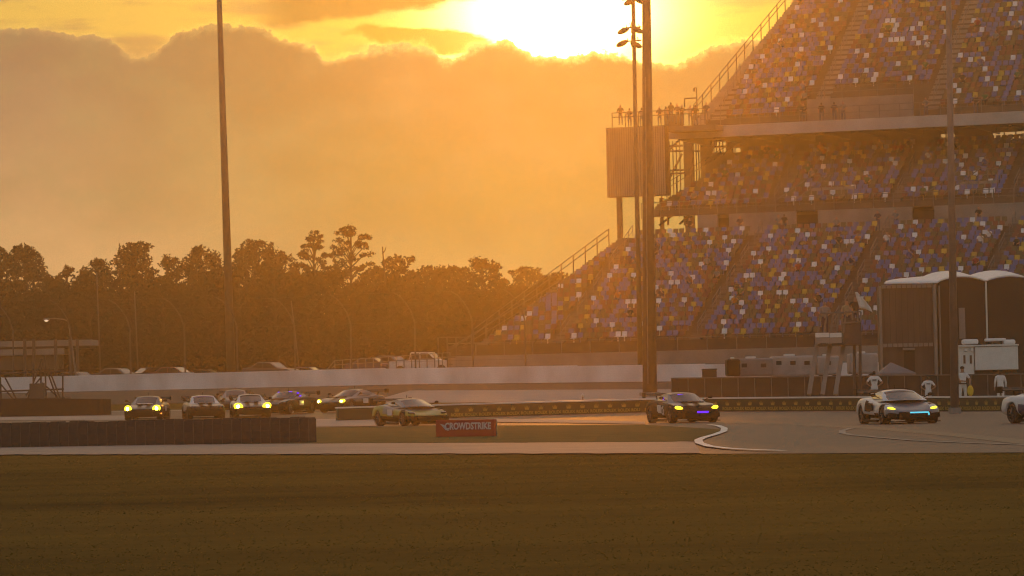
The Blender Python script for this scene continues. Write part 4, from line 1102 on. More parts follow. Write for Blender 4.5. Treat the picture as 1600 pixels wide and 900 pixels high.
# ------------------------------------------------------------------ parked vehicles beyond the speedway wall
def sedan_mesh(pick=False):
    b = MB()
    if pick: prof = [(-2.7, .5), (-2.7, 1.0), (-2.5, 1.12), (-1.3, 1.2), (-.7, 1.82), (.85, 1.86), (1.0, 1.2), (2.7, 1.2), (2.72, .5)]
    else: prof = [(-2.2, .35), (-2.2, .72), (-1.95, .86), (-1.0, .95), (-.35, 1.4), (.75, 1.44), (1.5, 1.05), (2.15, 1.0), (2.22, .4)]
    b.prism([(y, z) for y, z in prof], 'x', -.88, .88)
    return b
def parked(px, T, yaw, label, paintm, pick=False, dz=0, s=1.0):
    p = onT(px, T, dz); t = thing('pickup_truck' if pick else 'parked_car', p, label, 'pickup truck' if pick else 'car', 'cars parked beyond the speedway wall', R(yaw))
    t.scale = (s, s, s)
    sedan_mesh(pick).build('body', M[paintm], t, world=False, bevel=.07)
    if pick: win = [(-1.15, 1.25), (-.66, 1.74), (.0, 1.76), (.0, 1.25)]; win2 = [(.1, 1.25), (.1, 1.76), (.78, 1.76), (.9, 1.25)]; ws = ((-1.22, 1.28), (-.74, 1.77))
    else: win = [(-.82, .98), (-.32, 1.34), (.2, 1.36), (.2, .98)]; win2 = [(.28, .98), (.28, 1.36), (.7, 1.36), (1.2, 1.05)]; ws = ((-.93, 1.0), (-.40, 1.37))
    for sx in (-1, 1):
        for w in (win, win2): MB().prism(w, 'x', sx * .884, sx * .892).build('window', M['glass'], t, world=False)
    b = MB(); (y0, z0), (y1, z1) = ws
    b.add([(-.72, y0 - .02, z0), (.72, y0 - .02, z0), (.66, y1 - .02, z1), (-.66, y1 - .02, z1)], [(0, 1, 2, 3)]).build('windscreen', M['glass'], t, world=False)
    yw = (-1.75, 1.75) if pick else (-1.35, 1.35); rw = .40 if pick else .33
    for y in yw:
        for sx in (-1, 1): MB().tube((sx * .68, y, rw), (sx * .90, y, rw), rw, n=16).build('wheel', M['rubber'], t, world=False)
    return t
parked(122, 286, 62, 'dark parked car by the scaffold tower, leftmost behind the wall', 'paint_slate', dz=.05)
parked(186, 287, 66, 'grey parked car beyond the wall, second from the scaffold tower', 'paint_grey', dz=.25)
parked(233, 290, -60, 'black parked car beyond the wall above the leftmost race car', 'paint_black', dz=.25)
parked(274, 289, 70, 'dark maroon parked car beyond the wall, left of the very tall pole', 'paint_maroon', dz=.25)
parked(322, 292, 80, 'low black parked car with a bright roof edge next to the very tall pole', 'paint_black', dz=.0)
parked(424, 288, 64, 'slate parked car beyond the wall above the car with violet roof lights', 'paint_slate', dz=.45)
parked(482, 292, 75, 'dark blue parked car half hidden beyond the wall', 'paint_navy', dz=.0)
parked(583, 296, 75, 'dark navy parked car behind the low steel railing', 'paint_navy', dz=.6)
parked(612, 298, 60, 'small grey parked car behind the railing beside the pickup', 'paint_grey', dz=.75)
parked(663, 292, 74, 'white pickup truck parked beyond the wall at the foot of the grandstand', 'paint_white', True, dz=.55, s=1.0)
t = thing('steel_railing', onT(560, 283), 'low steel railing on top of the far bank in front of the parked pickup', 'railing')
h = MB(); pv_ = None
for px in range(500, 712, 12):
    p = onT(px, 282); top = at(px, 572 - (px - 500) * .07 - (7 if px > 512 else -6), 282)
    h.tube(p, (p.x, p.y, top.z), .045, n=5)
    if pv_ is not None:
        for dz in (0, .35): h.tube(pv_ - Vector((0, 0, dz)), Vector((p.x, p.y, top.z - dz)), .035, n=5)
    pv_ = Vector((p.x, p.y, top.z))
h.build('rails', M['galv'], t)
t = thing('stair_frame', onT(712, 286), 'rusty steel stair frame at the left foot of the grandstand', 'stairs')
h = MB()
for px in (686, 700, 714, 738): p = onT(px, 286); q = at(px, 527, 286); h.tube(p, (p.x, p.y, q.z), .06, n=5)
h.tube(at(686, 527, 286), at(738, 527, 286), .05, n=5); h.tube(at(700, 548, 286), at(738, 524, 286), .07, n=5); h.tube(at(690, 558, 286), at(735, 558, 286), .05, n=5)
h.build('frame', M['steel'], t); 
b = MB()
for k in range(8): c = at(700 + k * 4.2, 575 - k * 5.5, 286.5); b.box(c, (.32, .9, .05))
b.build('treads', M['dark_steel'], t)

# ------------------------------------------------------------------ left: low grey building and scaffold tower
Tb = 300
t = thing('grey_building', onT(60, Tb), 'low grey building with pale bands behind the scaffold tower at far left', 'building')
def pbox(b, x0, x1, y0, y1, T, d, mi=0):
    """box whose front face spans the given picture rectangle at depth T"""
    a = at(x0, (y0 + y1) / 2, T); c = at(x1, (y0 + y1) / 2, T); zt_ = at((x0 + x1) / 2, y0, T).z; zb_ = at((x0 + x1) / 2, y1, T).z
    b.box(((a.x + c.x) / 2, T + d / 2, (zt_ + zb_) / 2), (c.x - a.x, d, zt_ - zb_), mi); return b
def tilt_slab(x0, y0, x1, y1, hpx, T, d, m, nm, par):
    a = at(x0, y0, T); c = at(x1, y1, T); hh = hpx * T / FPX
    b = MB(); vs = [(a.x, T, a.z), (c.x, T, c.z), (c.x, T, c.z - hh), (a.x, T, a.z - hh)]; vs += [(x, y + d, z) for x, y, z in vs]
    b.add(vs, [(0, 1, 2, 3), (7, 6, 5, 4), (0, 4, 5, 1), (2, 6, 7, 3), (1, 5, 6, 2), (3, 7, 4, 0)]); return b.build(nm, M[m], par)
tilt_slab(-80, 535, 143, 530.5, 9, Tb, 5, 'concrete', 'fascia', t)
tilt_slab(-80, 548, 100, 544, 9.5, Tb, 5, 'concrete', 'fascia', t)
tilt_slab(-80, 544.5, 140, 540, 4, Tb + .5, 4.4, 'dark_tent', 'dark_gap', t)  # near-black slab stands in for the shaded gap between the pale bands
tilt_slab(-80, 558, 90, 554, 22, Tb + .6, 4, 'concrete_dark', 'wall', t)
for px in (40, 54, 88, 111, 122): b = MB(); p = onT(px, Tb - .4); b.tube((p.x, p.y, p.z - .2), (p.x, p.y, at(px, 530, Tb).z), .14, n=8); b.build('column', M['dark_steel'], t)
Tc = 222
t = thing('scaffold_tower', onT(50, Tc), 'dark scaffold tower with raking tubes and a grey equipment box at far left', 'scaffold')
h = MB()
for (x0, y0, x1, y1) in ((-6, 592, 28, 632), (8, 590, 30, 632), (66, 560, 42, 626), (64, 560, 64, 622), (70, 555, 72, 622), (76, 575, 96, 628), (72, 575, 90, 626), (98, 585, 98, 628), (-10, 612, 100, 608),
                         (40, 618, 64, 590), (66, 598, 90, 620), (52, 575, 52, 622), (0, 580, 2, 628), (-10, 584, 100, 580)):
    h.tube(at(x0, y0, Tc), at(x1, y1, Tc + .4), .055, n=6)
h.build('tubes', M['dark_steel'], t)
b = MB(); pbox(b, 46, 69, 599, 624, Tc - .6, .8); b.build('equipment_box', M['concrete_dark'], t, bevel=.03)
b = MB(); pbox(b, -12, 102, 622, 625, Tc - .5, 2.4); b.build('platform', M['dark_steel'], t)
# small bare shrub in front of the grey building
t = thing('bare_shrub', onT(92, 284), 'leafless twiggy shrub in front of the low grey building', 'shrub')
h = MB(); rr_ = random.Random(4); p0 = onT(92, 284)
for k in range(34):
    an = rr_.uniform(0, 6.28); L_ = rr_.uniform(1.2, 2.8); p1 = p0 + Vector((math.cos(an) * L_ * .5, math.sin(an) * L_ * .4, L_ * .6)); p2 = p1 + Vector((rr_.uniform(-.5, .5), rr_.uniform(-.4, .4), L_ * .42)); h.path([p0, p1, p2], [.03, .02, .01], 4)
h.build('twigs', M['trunk'], t)

# ------------------------------------------------------------------ right: marquee, truck, trailers, flag stand, fence
Tt = 205
t = thing('marquee', onT(1480, Tt), 'big dark hospitality marquee with three arched white roof bays behind the marshals', 'marquee')
zg = terr(Tt)
def X(px, y, T): return at(px, y, T).x
def Z(px, y, T): return at(px, y, T).z
xa0, xa1 = X(1377, 520, Tt), X(1462, 520, Tt)
b = MB(); b.box(((xa0 + xa1) / 2, Tt + 1.5, (zg + Z(1420, 446, Tt)) / 2), (xa1 - xa0 - .16, 2.6, Z(1420, 446, Tt) - zg)); b.build('front_wall', M['cladding_dark'], t)
b = MB()
b.tube((xa0, Tt + .1, zg), (xa0, Tt + .1, Z(1377, 447, Tt)), .075, n=8); b.tube((xa1, Tt + .1, zg), (xa1, Tt + .1, Z(1462, 444, Tt)), .11, n=8); b.tube((xa1 + .28, Tt + .3, zg), (xa1 + .28, Tt + .3, Z(1466, 446, Tt)), .06, n=8)
b.build('frame', M['concrete'], t)
for y, nm in ((447, 'valance'), (539, 'valance')):
    z = Z(1420, y, Tt)
    b = MB()
    for k in range(10):
        x0 = xa0 + .1 + (xa1 - xa0 - .2) * k / 10; w_ = (xa1 - xa0 - .2) / 10 - .06; b.box((x0 + w_ / 2, Tt + .1, z), (w_, .12, .2))
    b.build(nm, M['concrete'], t)
b = MB()
for k in range(9):
    x0 = xa0 + .2 + (xa1 - xa0 - .4) * k / 8
    b.box((x0, Tt + .19, (Z(1420, 452, Tt) + Z(1420, 535, Tt)) / 2), (.03, .03, Z(1420, 452, Tt) - Z(1420, 535, Tt)))
b.build('panel_seams', M['screen'], t)
dz_ = Z(1421, 548, Tt); b = MB(); b.box((X(1421, 548, Tt), Tt + .18, (zg + dz_) / 2), (.62, .04, dz_ - zg)); dr = b.build('door', M['dark_tent'], t)
b = MB(); b.box((X(1420, 545, Tt), Tt + .05, dz_ + .1), (.66, .35, .12)); b.build('door_canopy', M['concrete'], t)
def arch(x0, x1, zs, zp, y0, y1, nm, m):
    b = MB(); n = 14; th = .07
    for y in (y0, y1):
        for k in range(n + 1):
            f = k / n; x = x0 + (x1 - x0) * f; z = zs + (zp - zs) * (1 - abs(2 * f - 1) ** 2.2) + (.50 if y == y1 else 0)
            b.v += [(x, y, z), (x, y, z - th)]
    m_ = 2 * (n + 1)
    for k in range(n):
        a = 2 * k
        for q in ((a, a + 2, m_ + a + 2, m_ + a), (a + 1, m_ + a + 1, m_ + a + 3, a + 3), (a, a + 1, a + 3, a + 2), (m_ + a, m_ + a + 2, m_ + a + 3, m_ + a + 1)): b.f.append(q); b.m.append(0)
    b.f.append((0, m_, m_ + 1, 1)); b.m.append(0); b.f.append((2 * n, 2 * n + 1, m_ + 2 * n + 1, m_ + 2 * n)); b.m.append(0)
    return b.build(nm, M[m], t)
T2 = Tt + .6
# roof over the panelled end: a skin rising from its front edge to a rounded back edge
b = MB(); nu, nv = 14, 6
for j in range(nv + 1):
    g_ = j / nv
    for i in range(nu + 1):
        f = i / nu
        A = at(1381 + 84 * f, 442.5 - 1.2 * f, Tt - .05); B = at(1391 + 108 * f, 441 - 13.5 * (f ** .55) , Tt + 6.5)
        p = A.lerp(B, g_); p.z += .12 * math.sin(math.pi * g_); b.v.append(tuple(p))
for j in range(nv):
    for i in range(nu): q = j * (nu + 1) + i; b.f.append((q, q + 1, q + nu + 2, q + nu + 1)); b.m.append(0)
o = b.build('roof_bay', M['tent_white'], t, smooth=True); md = o.modifiers.new('s', 'SOLIDIFY'); md.thickness = .05
xb = [(X(1466, 500, T2), X(1541.5, 500, T2)), (X(1541.5, 500, T2), X(1618, 500, T2))]
pk = [(438.5, 431), (437, 430)]
for (x0, x1), (ys_, yp) in zip(xb, pk):
    px_m = 800 + (x0 + x1) / 2 / T2 * FPX
    arch(x0 + .01, x1 - .01, Z(px_m, ys_, T2), Z(px_m, yp, T2), T2, T2 + 7, 'roof_bay', 'tent_white')
    b = MB(); n = 12; zs = Z(px_m, ys_ + 3, T2); zp = Z(px_m, yp + 3, T2)
    poly = [(x0 + .03, zg)] + [(x0 + .03 + (x1 - x0 - .06) * k / n, zs + (zp - zs) * (1 - abs(2 * k / n - 1) ** 2.2)) for k in range(n + 1)] + [(x1 - .03, zg)]
    b.prism(poly, 'y', T2 + .12, T2 + 6.9); b.build('bay_wall', M['dark_tent'], t)
for px in (1542,):
    b = MB(); b.tube((X(px, 500, T2), T2 + .03, Z(px, 533, T2)), (X(px, 500, T2), T2 + .03, Z(px, 440, T2)), .05, n=8); b.build('gutter_pipe', M['white_paint'], t)

Ts = 192
t = thing('service_truck', onT(1546, Ts), 'white box truck with roof cooling units parked before the dark marquee', 'truck')
def boxpx(nm, x0, x1, y0, y1, T, d, m, par, bev=.03):
    b = MB(); pbox(b, x0, x1, y0, y1, T, d); return b.build(nm, M[m], par, bevel=bev)
boxpx('cargo_box', 1523.5, 1591, 541.5, 578, Ts, 2.2, 'white_paint', t)
cb_ = boxpx('end_cabinet', 1499.5, 1522.5, 541.5, 612, Ts + .1, 2.0, 'white_paint', t)
for x in (1507, 1517): boxpx('louvre', x - 1.6, x + 1.6, 555, 568, Ts + .07, .05, 'dark_steel', cb_, 0)
for x in (1509, 1519): boxpx('work_lamp', x - 2.2, x + 2.2, 544, 549, Ts - .02, .12, 'white_paint', cb_, .02)
boxpx('top_frame', 1497.5, 1592, 538.5, 541, Ts - .06, 2.4, 'white_paint', t, .01)
boxpx('lower_shelf', 1524, 1590, 578.5, 586, Ts + .5, 1.4, 'dark_steel', t, 0)
for x0, x1, y0 in ((1505, 1529, 530), (1568, 1587, 530.5)):
    a = boxpx('cooling_unit', x0, x1, y0, 538, Ts + .4, .9, 'white_paint', t, .09)
boxpx('cooling_unit', 1541, 1572, 528.5, 533, Ts + .4, .9, 'white_paint', t, .05); boxpx('unit_stand', 1551, 1566, 533.3, 538.2, Ts + .6, .3, 'dark_steel', t, 0)
b = MB()
for px in (1530, 1583):
    p = at(px, 600, Ts); b.tube((p.x - .0, Ts + .3, terr(Ts) + .38), (p.x, Ts + .55, terr(Ts) + .38), .38, n=16)
b.build('wheels', M['rubber'], t)

Tv = 236
def trailer(x0, x1, y0, y1, T, label, m, cat='trailer', win=True, nm='trailer'):
    t = thing(nm, onT((x0 + x1) / 2, T), label, cat, 'vehicles behind the screened fence')
    boxpx('body', x0, x1, y0, y1, T, 2.3, m, t, .12)
    if win:
        n = max(1, int((x1 - x0) / 22))
        for k in range(n):
            xc = x0 + (x1 - x0) * (k + .5) / n; boxpx('window', xc - 4.2, xc + 4.2, y0 + 8, y0 + 14, T - .02, .05, 'glass', t, 0)
    boxpx('roof_unit', x0 + (x1 - x0) * .3, x0 + (x1 - x0) * .55, y0 - 3, y0, T + .6, 1.0, 'white_paint', t, .04)
    p = onT((x0 + x1) / 2, T); b = MB()
    for f in (.2, .8):
        px = x0 + (x1 - x0) * f; c = at(px, y1, T); b.tube((c.x, T + .1, p.z + .4), (c.x, T + .35, p.z + .4), .4, n=14)
    b.build('wheels', M['rubber'], t); return t
trailer(1136, 1157, 561, 588, Tv - 3, 'boxy camper with a dark rounded nose, leftmost behind the fence', 'paint_black', win=False)
trailer(1148, 1208, 560, 588, Tv, 'grey camper van beside the one with a dark nose', 'paint_silver', 'camper van', nm='camper_van')
trailer(1206, 1272, 556, 588, Tv + 2, 'long pale trailer with small windows behind the flag stand legs', 'trailer_white')
trailer(1276, 1312, 556, 586, Tv + 3, 'white trailer seen between the raking legs of the flag stand', 'trailer_white', win=True)
trailer(1328, 1372, 552, 584, Tv + 4, 'white trailer half hidden by the marquee', 'trailer_white', win=False)
t = thing('equipment_crate', onT(1109, 232), 'dark equipment crate standing alone before the pale wall', 'crate')
boxpx('crate_body', 1098, 1120, 578, 592, 232, 1.0, 'screen', t, .03); boxpx('crate_lid', 1097.5, 1120.5, 576, 578, 231.95, 1.1, 'dark_steel', t, .01)

# screened fence behind the barrier
t = thing('screened_fence', onT(1300, 190), 'long dark screened fence behind the green barrier, as tall as the marshals', 'fence')
FP = []
for px in range(1050, 1640, 26): FP.append(onT(px, 196 - (px - 1050) * .012))
scr = MB(); rl = MB(); prev = None
for i, p in enumerate(FP):
    q = proj(p); px = q[0]; zt_ = at(px, 591 - (px - 1050) * .012, p.y).z
    po = MB().tube((p.x, p.y - .04, p.z - .1), (p.x, p.y - .04, zt_ + .03), .03, n=6).build('post', M['galv'], t)
    cur = (p.x, p.y, p.z, zt_)
    if prev:
        scr.slab(prev[:2], cur[:2], .03, (prev[2] - .1, cur[2] - .1), (prev[3] - .03, cur[3] - .03)); rl.tube((prev[0], prev[1] - .04, prev[3]), (cur[0], cur[1] - .04, cur[3]), .03, n=6)
    prev = cur
scr.build('screen', M['screen'], t); rl.build('top_rail', M['galv'], t)

# flag stand
Tf = 184
t = thing('flag_stand', onT(1300, Tf), 'raised steel flag stand on three raking legs, in front of the pale trailers', 'platform')
for (x0, y0, x1, y1) in ((1264, 617, 1279, 524), (1285, 617, 1299, 524), (1305, 617, 1321, 520)):
    MB().tube(at(x0, y0, Tf), at(x1, y1, Tf + 1.2), .15, n=4).build('leg', M['concrete'], t)
h = MB()
for (x0, y0, x1, y1) in ((1278, 524, 1282, 490), (1287, 522, 1293, 488), (1298, 522, 1302, 488), (1307, 520, 1312, 487), (1318, 520, 1322, 486), (1281, 490, 1345, 487), (1316, 505, 1345, 503), (1332, 500, 1332, 487), (1340, 502, 1340, 487), (1345, 503, 1345, 487)):
    h.tube(at(x0, y0, Tf), at(x1, y1, Tf + .1), .045, n=6)
h.build('railing', M['galv'], t)
h = MB()
for px in (1335, 1344): h.tube(at(px, 620, Tf + .8), at(px, 535, Tf + .8), .08, n=6)
h.build('post', M['steel'], t)
boxpx('deck_box', 1318, 1346, 497, 537, Tf + .1, 1.2, 'steel', t, .02)
boxpx('deck', 1278, 1346, 536.8, 539, Tf, 1.5, 'dark_steel', t, .005)
for x0, x1 in ((1274, 1296), (1297, 1315)):
    boxpx('white_board', x0, x1, 520, 527, Tf - .12, .06, 'white_paint', t, .005); boxpx('lower_board', x0, x1, 527.3, 536, Tf - .11, .05, 'kerb', t, .005)
t = thing('white_flag', at(1338, 492, Tf - .3), 'white flag hanging from a short staff above the flag stand', 'flag')
MB().tube(at(1338, 500, Tf - .3), at(1345, 455, Tf - .3), .02, n=5).build('staff', M['dark_steel'], t)
b = MB(); nx, ny = 5, 9
A = at(1344.5, 456, Tf - .3)
for j in range(ny):
    for i in range(nx):
        f = j / (ny - 1); w_ = .12 + .36 * min(1, f * 1.3); x = A.x - .16 + w_ * (i / (nx - 1)) * 1.0 - .12 * (1 - f) + .28 * f - (.2 * f if i == 0 else 0); b.v.append((x, A.y + .09 * math.sin(i * 2.1 + j * .7), A.z - f * .82 - .06 * i * f))
for j in range(ny - 1):
    for i in range(nx - 1): a = j * nx + i; b.f.append((a, a + 1, a + nx + 1, a + nx)); b.m.append(0)
o = b.build('cloth', M['tent_white'], t, smooth=True); sm = o.modifiers.new('s', 'SOLIDIFY'); sm.thickness = .01
# pop-up canopy
t = thing('popup_canopy', onT(1403, 197), 'small grey pop-up canopy behind the fence in front of the marquee', 'canopy')
c0 = at(1392, 566, 197); zb_ = at(1400, 583, 197).z; x0, x1 = X(1372, 583, 197), X(1428, 583, 197)
b = MB(); b.add([(x0, 196, zb_), (x1, 196, zb_), (x1, 198.2, zb_), (x0, 198.2, zb_), (c0.x, 197.1, c0.z), (x0, 196, zb_ - .14), (x1, 196, zb_ - .14), (x1, 198.2, zb_ - .14), (x0, 198.2, zb_ - .14)],
    [(0, 1, 4), (1, 2, 4), (2, 3, 4), (3, 0, 4), (0, 5, 6, 1), (1, 6, 7, 2), (2, 7, 8, 3), (3, 8, 5, 0)]); b.build('roof', M['canopy_grey'], t)
for x in (x0 + .04, x1 - .04):
    for y in (196.05, 198.15): MB().tube((x, y, terr(y)), (x, y, zb_), .03, n=5).build('leg', M['galv'], t)

# ------------------------------------------------------------------ people
def figure(J, radii, cols, hands=True):
    """one continuous skin over a joint graph. J: name->pos; edges fixed; cols: function(name weights) -> material by nearest bone"""
    pass
EDGES = [('pel', 'sp1'), ('sp1', 'sp2'), ('sp2', 'nk'), ('nk', 'hd0'), ('hd0', 'hd1'), ('hd1', 'hd2'),
         ('sp2', 'shL'), ('shL', 'elL'), ('elL', 'wrL'), ('wrL', 'paL'), ('sp2', 'shR'), ('shR', 'elR'), ('elR', 'wrR'), ('wrR', 'paR'),
         ('pel', 'hpL'), ('hpL', 'knL'), ('knL', 'anL'), ('anL', 'toL'), ('pel', 'hpR'), ('hpR', 'knR'), ('knR', 'anR'), ('anR', 'toR'), ('hd0', 'nose')]
RAD = dict(pel=(.16, .12), sp1=(.15, .11), sp2=(.17, .115), nk=(.06, .06), hd0=(.075, .085), hd1=(.088, .1), hd2=(.06, .07), nose=(.02, .02), sh=(.075, .075), el=(.05, .05), wr=(.033, .033), pa=(.04, .022), hp=(.1, .1), kn=(.065, .065), an=(.045, .045), to=(.042, .035))
SKINC = {}
def person_mesh(key, J, mats, fingers=False):
    """mats: shirt, trousers, skin, hair, shoes"""
    me = bpy.data.meshes.new('person'); names = list(J); idx = {n: i for i, n in enumerate(names)}
    vs = [Vector(J[n]) for n in names]; es = [(idx[a], idx[b]) for a, b in EDGES]; rad = []
    for n in names: rad.append(RAD.get(n) or RAD[n[:2]])
    bone = [(n, Vector(J[n])) for n in names]
    if fingers:
        for s in 'LR':
            pa, wr = Vector(J['pa' + s]), Vector(J['wr' + s]); d = (pa - wr).normalized(); side = d.orthogonal().normalized()
            for k, (off, ln) in enumerate(((-.030, .060), (-.010, .075), (.011, .070), (.030, .055))):
                a = len(vs); vs += [pa + d * .02 + side * off, pa + d * (.02 + ln * .55) + side * off * 1.1, pa + d * (.02 + ln * .9) + side * off * 1.1 + d.cross(side) * .02]
                rad += [(.010, .010), (.009, .009), (.007, .007)]; es += [(idx['pa' + s], a), (a, a + 1), (a + 1, a + 2)]
            a = len(vs); vs += [wr.lerp(pa, .5) - side * .04, pa - side * .06]; rad += [(.011, .011), (.009, .009)]; es += [(idx['pa' + s], a), (a, a + 1)]
    me.from_pydata([tuple(v) for v in vs], es, [])
    o = bpy.data.objects.new('person', me); C.objects.link(o)
    md = o.modifiers.new('skin', 'SKIN'); md.use_smooth_shade = True
    for i, r in enumerate(rad): me.skin_vertices[0].data[i].radius = r
    for i in range(len(rad)): me.skin_vertices[0].data[i].use_root = (i == idx['pel'])
    sd = o.modifiers.new('sub', 'SUBSURF'); sd.levels = 1; sd.render_levels = 1
    bake(o); out = o.data; bpy.data.objects.remove(o)
    for m in mats: out.materials.append(m)
    segs = [(a, b, Vector(J[a]), Vector(J[b])) for a, b in EDGES]
    mi = []
    top = Vector(J['hd2']); nk = Vector(J['nk'])
    fw_ = (Vector(J['nose']) - Vector(J['hd0'])); fw_.z = 0
    for p in out.polygons:
        c = p.center; best = None
        for a, b, A, B in segs:
            d = B - A; t_ = max(0, min(1, (c - A).dot(d) / max(1e-9, d.length_squared))); q = (c - (A + d * t_)).length
            if best is None or q < best[0]: best = (q, a, b, t_)
        _, a, b, t_ = best
        if b in ('hd0', 'hd1', 'hd2', 'nose') or a.startswith('hd'):
            hd = (c - Vector(J['hd1']))
            mi.append(3 if (hd.z > .055 or (fw_.length > 0 and hd.dot(fw_.normalized()) < -.02)) else 2)
        elif b == 'nk': mi.append(2 if t_ > .75 else 0)
        elif b[:2] == 'pa': mi.append(2)
        elif b[:2] == 'wr': mi.append(2 if (t_ > .0 and 'long' not in key) or t_ > .9 else 0)
        elif b[:2] == 'el': mi.append(0 if 'long' in key or t_ < .75 else 2)
        elif b[:2] in ('sh', 'sp') : mi.append(0)
        elif b[:2] == 'to': mi.append(4)
        elif b[:2] in ('hp', 'kn', 'an'): mi.append(1)
        else: mi.append(0)
    out.polygons.foreach_set('material_index', mi); out.polygons.foreach_set('use_smooth', [True] * len(mi)); out.update()
    return out
def pose_stand(face=1, arms='down', lean=0.0, turn=0.0):
    """face=1: looks away from the viewer (+Y), -1: towards"""
    f = face
    J = dict(pel=(0, 0, .95), sp1=(0, 0, 1.12), sp2=(0, lean * .5, 1.38), nk=(0, lean * .8, 1.52), hd0=(0, lean + f * .01, 1.60), hd1=(0, lean + f * .015, 1.68), hd2=(0, lean, 1.76), nose=(0, lean + f * .11, 1.635),
             hpL=(-.10, 0, .90), knL=(-.115, f * .02, .50), anL=(-.12, 0, .09), toL=(-.14, f * .16, .035), hpR=(.10, 0, .90), knR=(.12, f * .02, .50), anR=(.13, -f * .03, .09), toR=(.16, f * .13, .035),
             shL=(-.2, lean * .5, 1.42), shR=(.2, lean * .5, 1.42))
    if arms == 'down': J.update(elL=(-.27, -f * .02, 1.14), wrL=(-.28, f * .06, .90), paL=(-.28, f * .09, .82), elR=(.27, -f * .02, 1.14), wrR=(.28, f * .06, .90), paR=(.28, f * .09, .82))
    if arms == 'hips': J.update(elL=(-.40, -f * .08, 1.16), wrL=(-.22, f * .06, 1.03), paL=(-.16, f * .10, 1.0), elR=(.40, -f * .08, 1.16), wrR=(.22, f * .06, 1.03), paR=(.16, f * .10, 1.0))
    if arms == 'front': J.update(elL=(-.30, f * .05, 1.16), wrL=(-.12, f * .26, 1.14), paL=(-.04, f * .29, 1.14), elR=(.30, f * .05, 1.16), wrR=(.14, f * .27, 1.05), paR=(.07, f * .30, 1.03))
    if arms == 'hold': J.update(elL=(-.30, f * .03, 1.16), wrL=(-.02, f * .24, 1.12), paL=(.06, f * .26, 1.11), elR=(.34, f * .04, 1.18), wrR=(.30, f * .24, 1.02), paR=(.31, f * .27, .95))
    if arms == 'wave': J.update(elL=(-.30, f * .05, 1.16), wrL=(-.20, f * .26, 1.10), paL=(-.16, f * .30, 1.08), elR=(.40, f * .06, 1.50), wrR=(.46, f * .10, 1.74), paR=(.47, f * .11, 1.82))
    return J
def pose_sit(f=-1, v=0):
    J = dict(pel=(0, 0, .50), sp1=(0, .02, .68), sp2=(0, .0 + .04 * f * v, .92), nk=(0, .06 * f * v, 1.06), hd0=(0, .05 * f, 1.14), hd1=(0, .05 * f, 1.22), hd2=(0, .03 * f, 1.30), nose=(0, .15 * f, 1.175),
             hpL=(-.1, f * .04, .49), knL=(-.14, f * .42, .50), anL=(-.14, f * .40, .09), toL=(-.15, f * .54, .035), hpR=(.1, f * .04, .49), knR=(.14, f * .42, .50), anR=(.15, f * .42, .09), toR=(.17, f * .55, .035),
             shL=(-.2, 0, .96), shR=(.2, 0, .96), elL=(-.27, f * .08, .72), wrL=(-.16, f * .30, .62), paL=(-.12, f * .37, .60), elR=(.27, f * .08, .72), wrR=(.16, f * .30, .62), paR=(.12, f * .37, .60))
    if v: J.update(elR=(.30, f * .2, .80), wrR=(.08, f * .26, 1.02), paR=(.03, f * .24, 1.10))
    return J
def cmats(shirt, trou, hair='hair'): return [M['cl_' + shirt], M['cl_' + trou], M['cl_skin'], M['cl_' + hair], M['cl_black']]
def put_person(me, loc, label, group=None, rz=0.0, s=1.0):
    o = bpy.data.objects.new('person', me); C.objects.link(o); o.location = loc; o.rotation_euler.z = rz; o.scale = (s, s, s)
    return tag(o, label, 'person', group)
# marshals behind the barrier
def marshal(px, yhead, T, key, arms, face, label, long=False, trou='white'):
    me = person_mesh('m' + key + ('long' if long else ''), pose_stand(face, arms), cmats('white', trou), fingers=True)
    zt_ = at(px, yhead, T).z; p = onT(px, T); H = 1.80
    s = max(.92, min(1.08, (zt_ - p.z) / H)); p.z = zt_ - H * s
    return put_person(me, p, label, 'marshals in white behind the barrier', s=s), p, s
mg = []
mg.append(marshal(1367, 578, 181, 'a', 'hips', 1, 'marshal in white with back turned, hands on hips, left of the small canopy'))
mg.append(marshal(1451, 586, 180, 'b', 'hips', 1, 'shortest marshal in white with back turned, right behind the white-sided race car'))
mg.append(marshal(1505, 572, 178, 'c', 'hold', -1, 'marshal in white turned sideways holding a yellow bag, before the truck cabinet', trou='white'))
mg.append(marshal(1564, 577, 177, 'd', 'down', 1, 'marshal in white long sleeves with back turned, arms hanging, right of the yellow bag', long=True))
for (o, p, s), big in zip(mg, (1, 1, 1, 1)):
    # dark emblem on the back or chest and something to stand on
    pass
o, p, s = mg[1]
b = MB(); b.box((0, -.127, 1.33), (.2, .012, .07)); e = b.build('back_print', M['cl_grey'], o, world=False)
o, p, s = mg[0]
b = MB(); b.box((0, -.127, 1.30), (.2, .012, .10)); e = b.build('back_print', M['cl_grey'], o, world=False)
o, p, s = mg[2]
b = MB(); b.box((0, -.005, 1.0), (.34, .26, .05)); e = b.build('belt', M['cl_black'], o, world=False)
hb_ = MB(); hb_.ell((0, 0, 1.72), (.105, .115, .08), 12, 6); hb_.build('cap', M['cl_hair'], o, world=False, smooth=True)
bag = MB(); bag.ell((0, 0, -.28), (.16, .11, .27), 12, 8); bag.tube((-.08, 0, -.06), (0, 0, .0), .012, n=5); bag.tube((.08, 0, -.06), (0, 0, .0), .012, n=5)
o_ = bag.build('yellow_bag', M['cl_yellow'], smooth=True); o_.location = (p.x + .31 * s, p.y - .27 * s, p.z + .93 * s); tag(o_, 'yellow bag hanging from the hand of the sideways marshal', 'bag')
b = MB(); a0 = onT(1340, 181.6); a1 = onT(1600, 176.6)
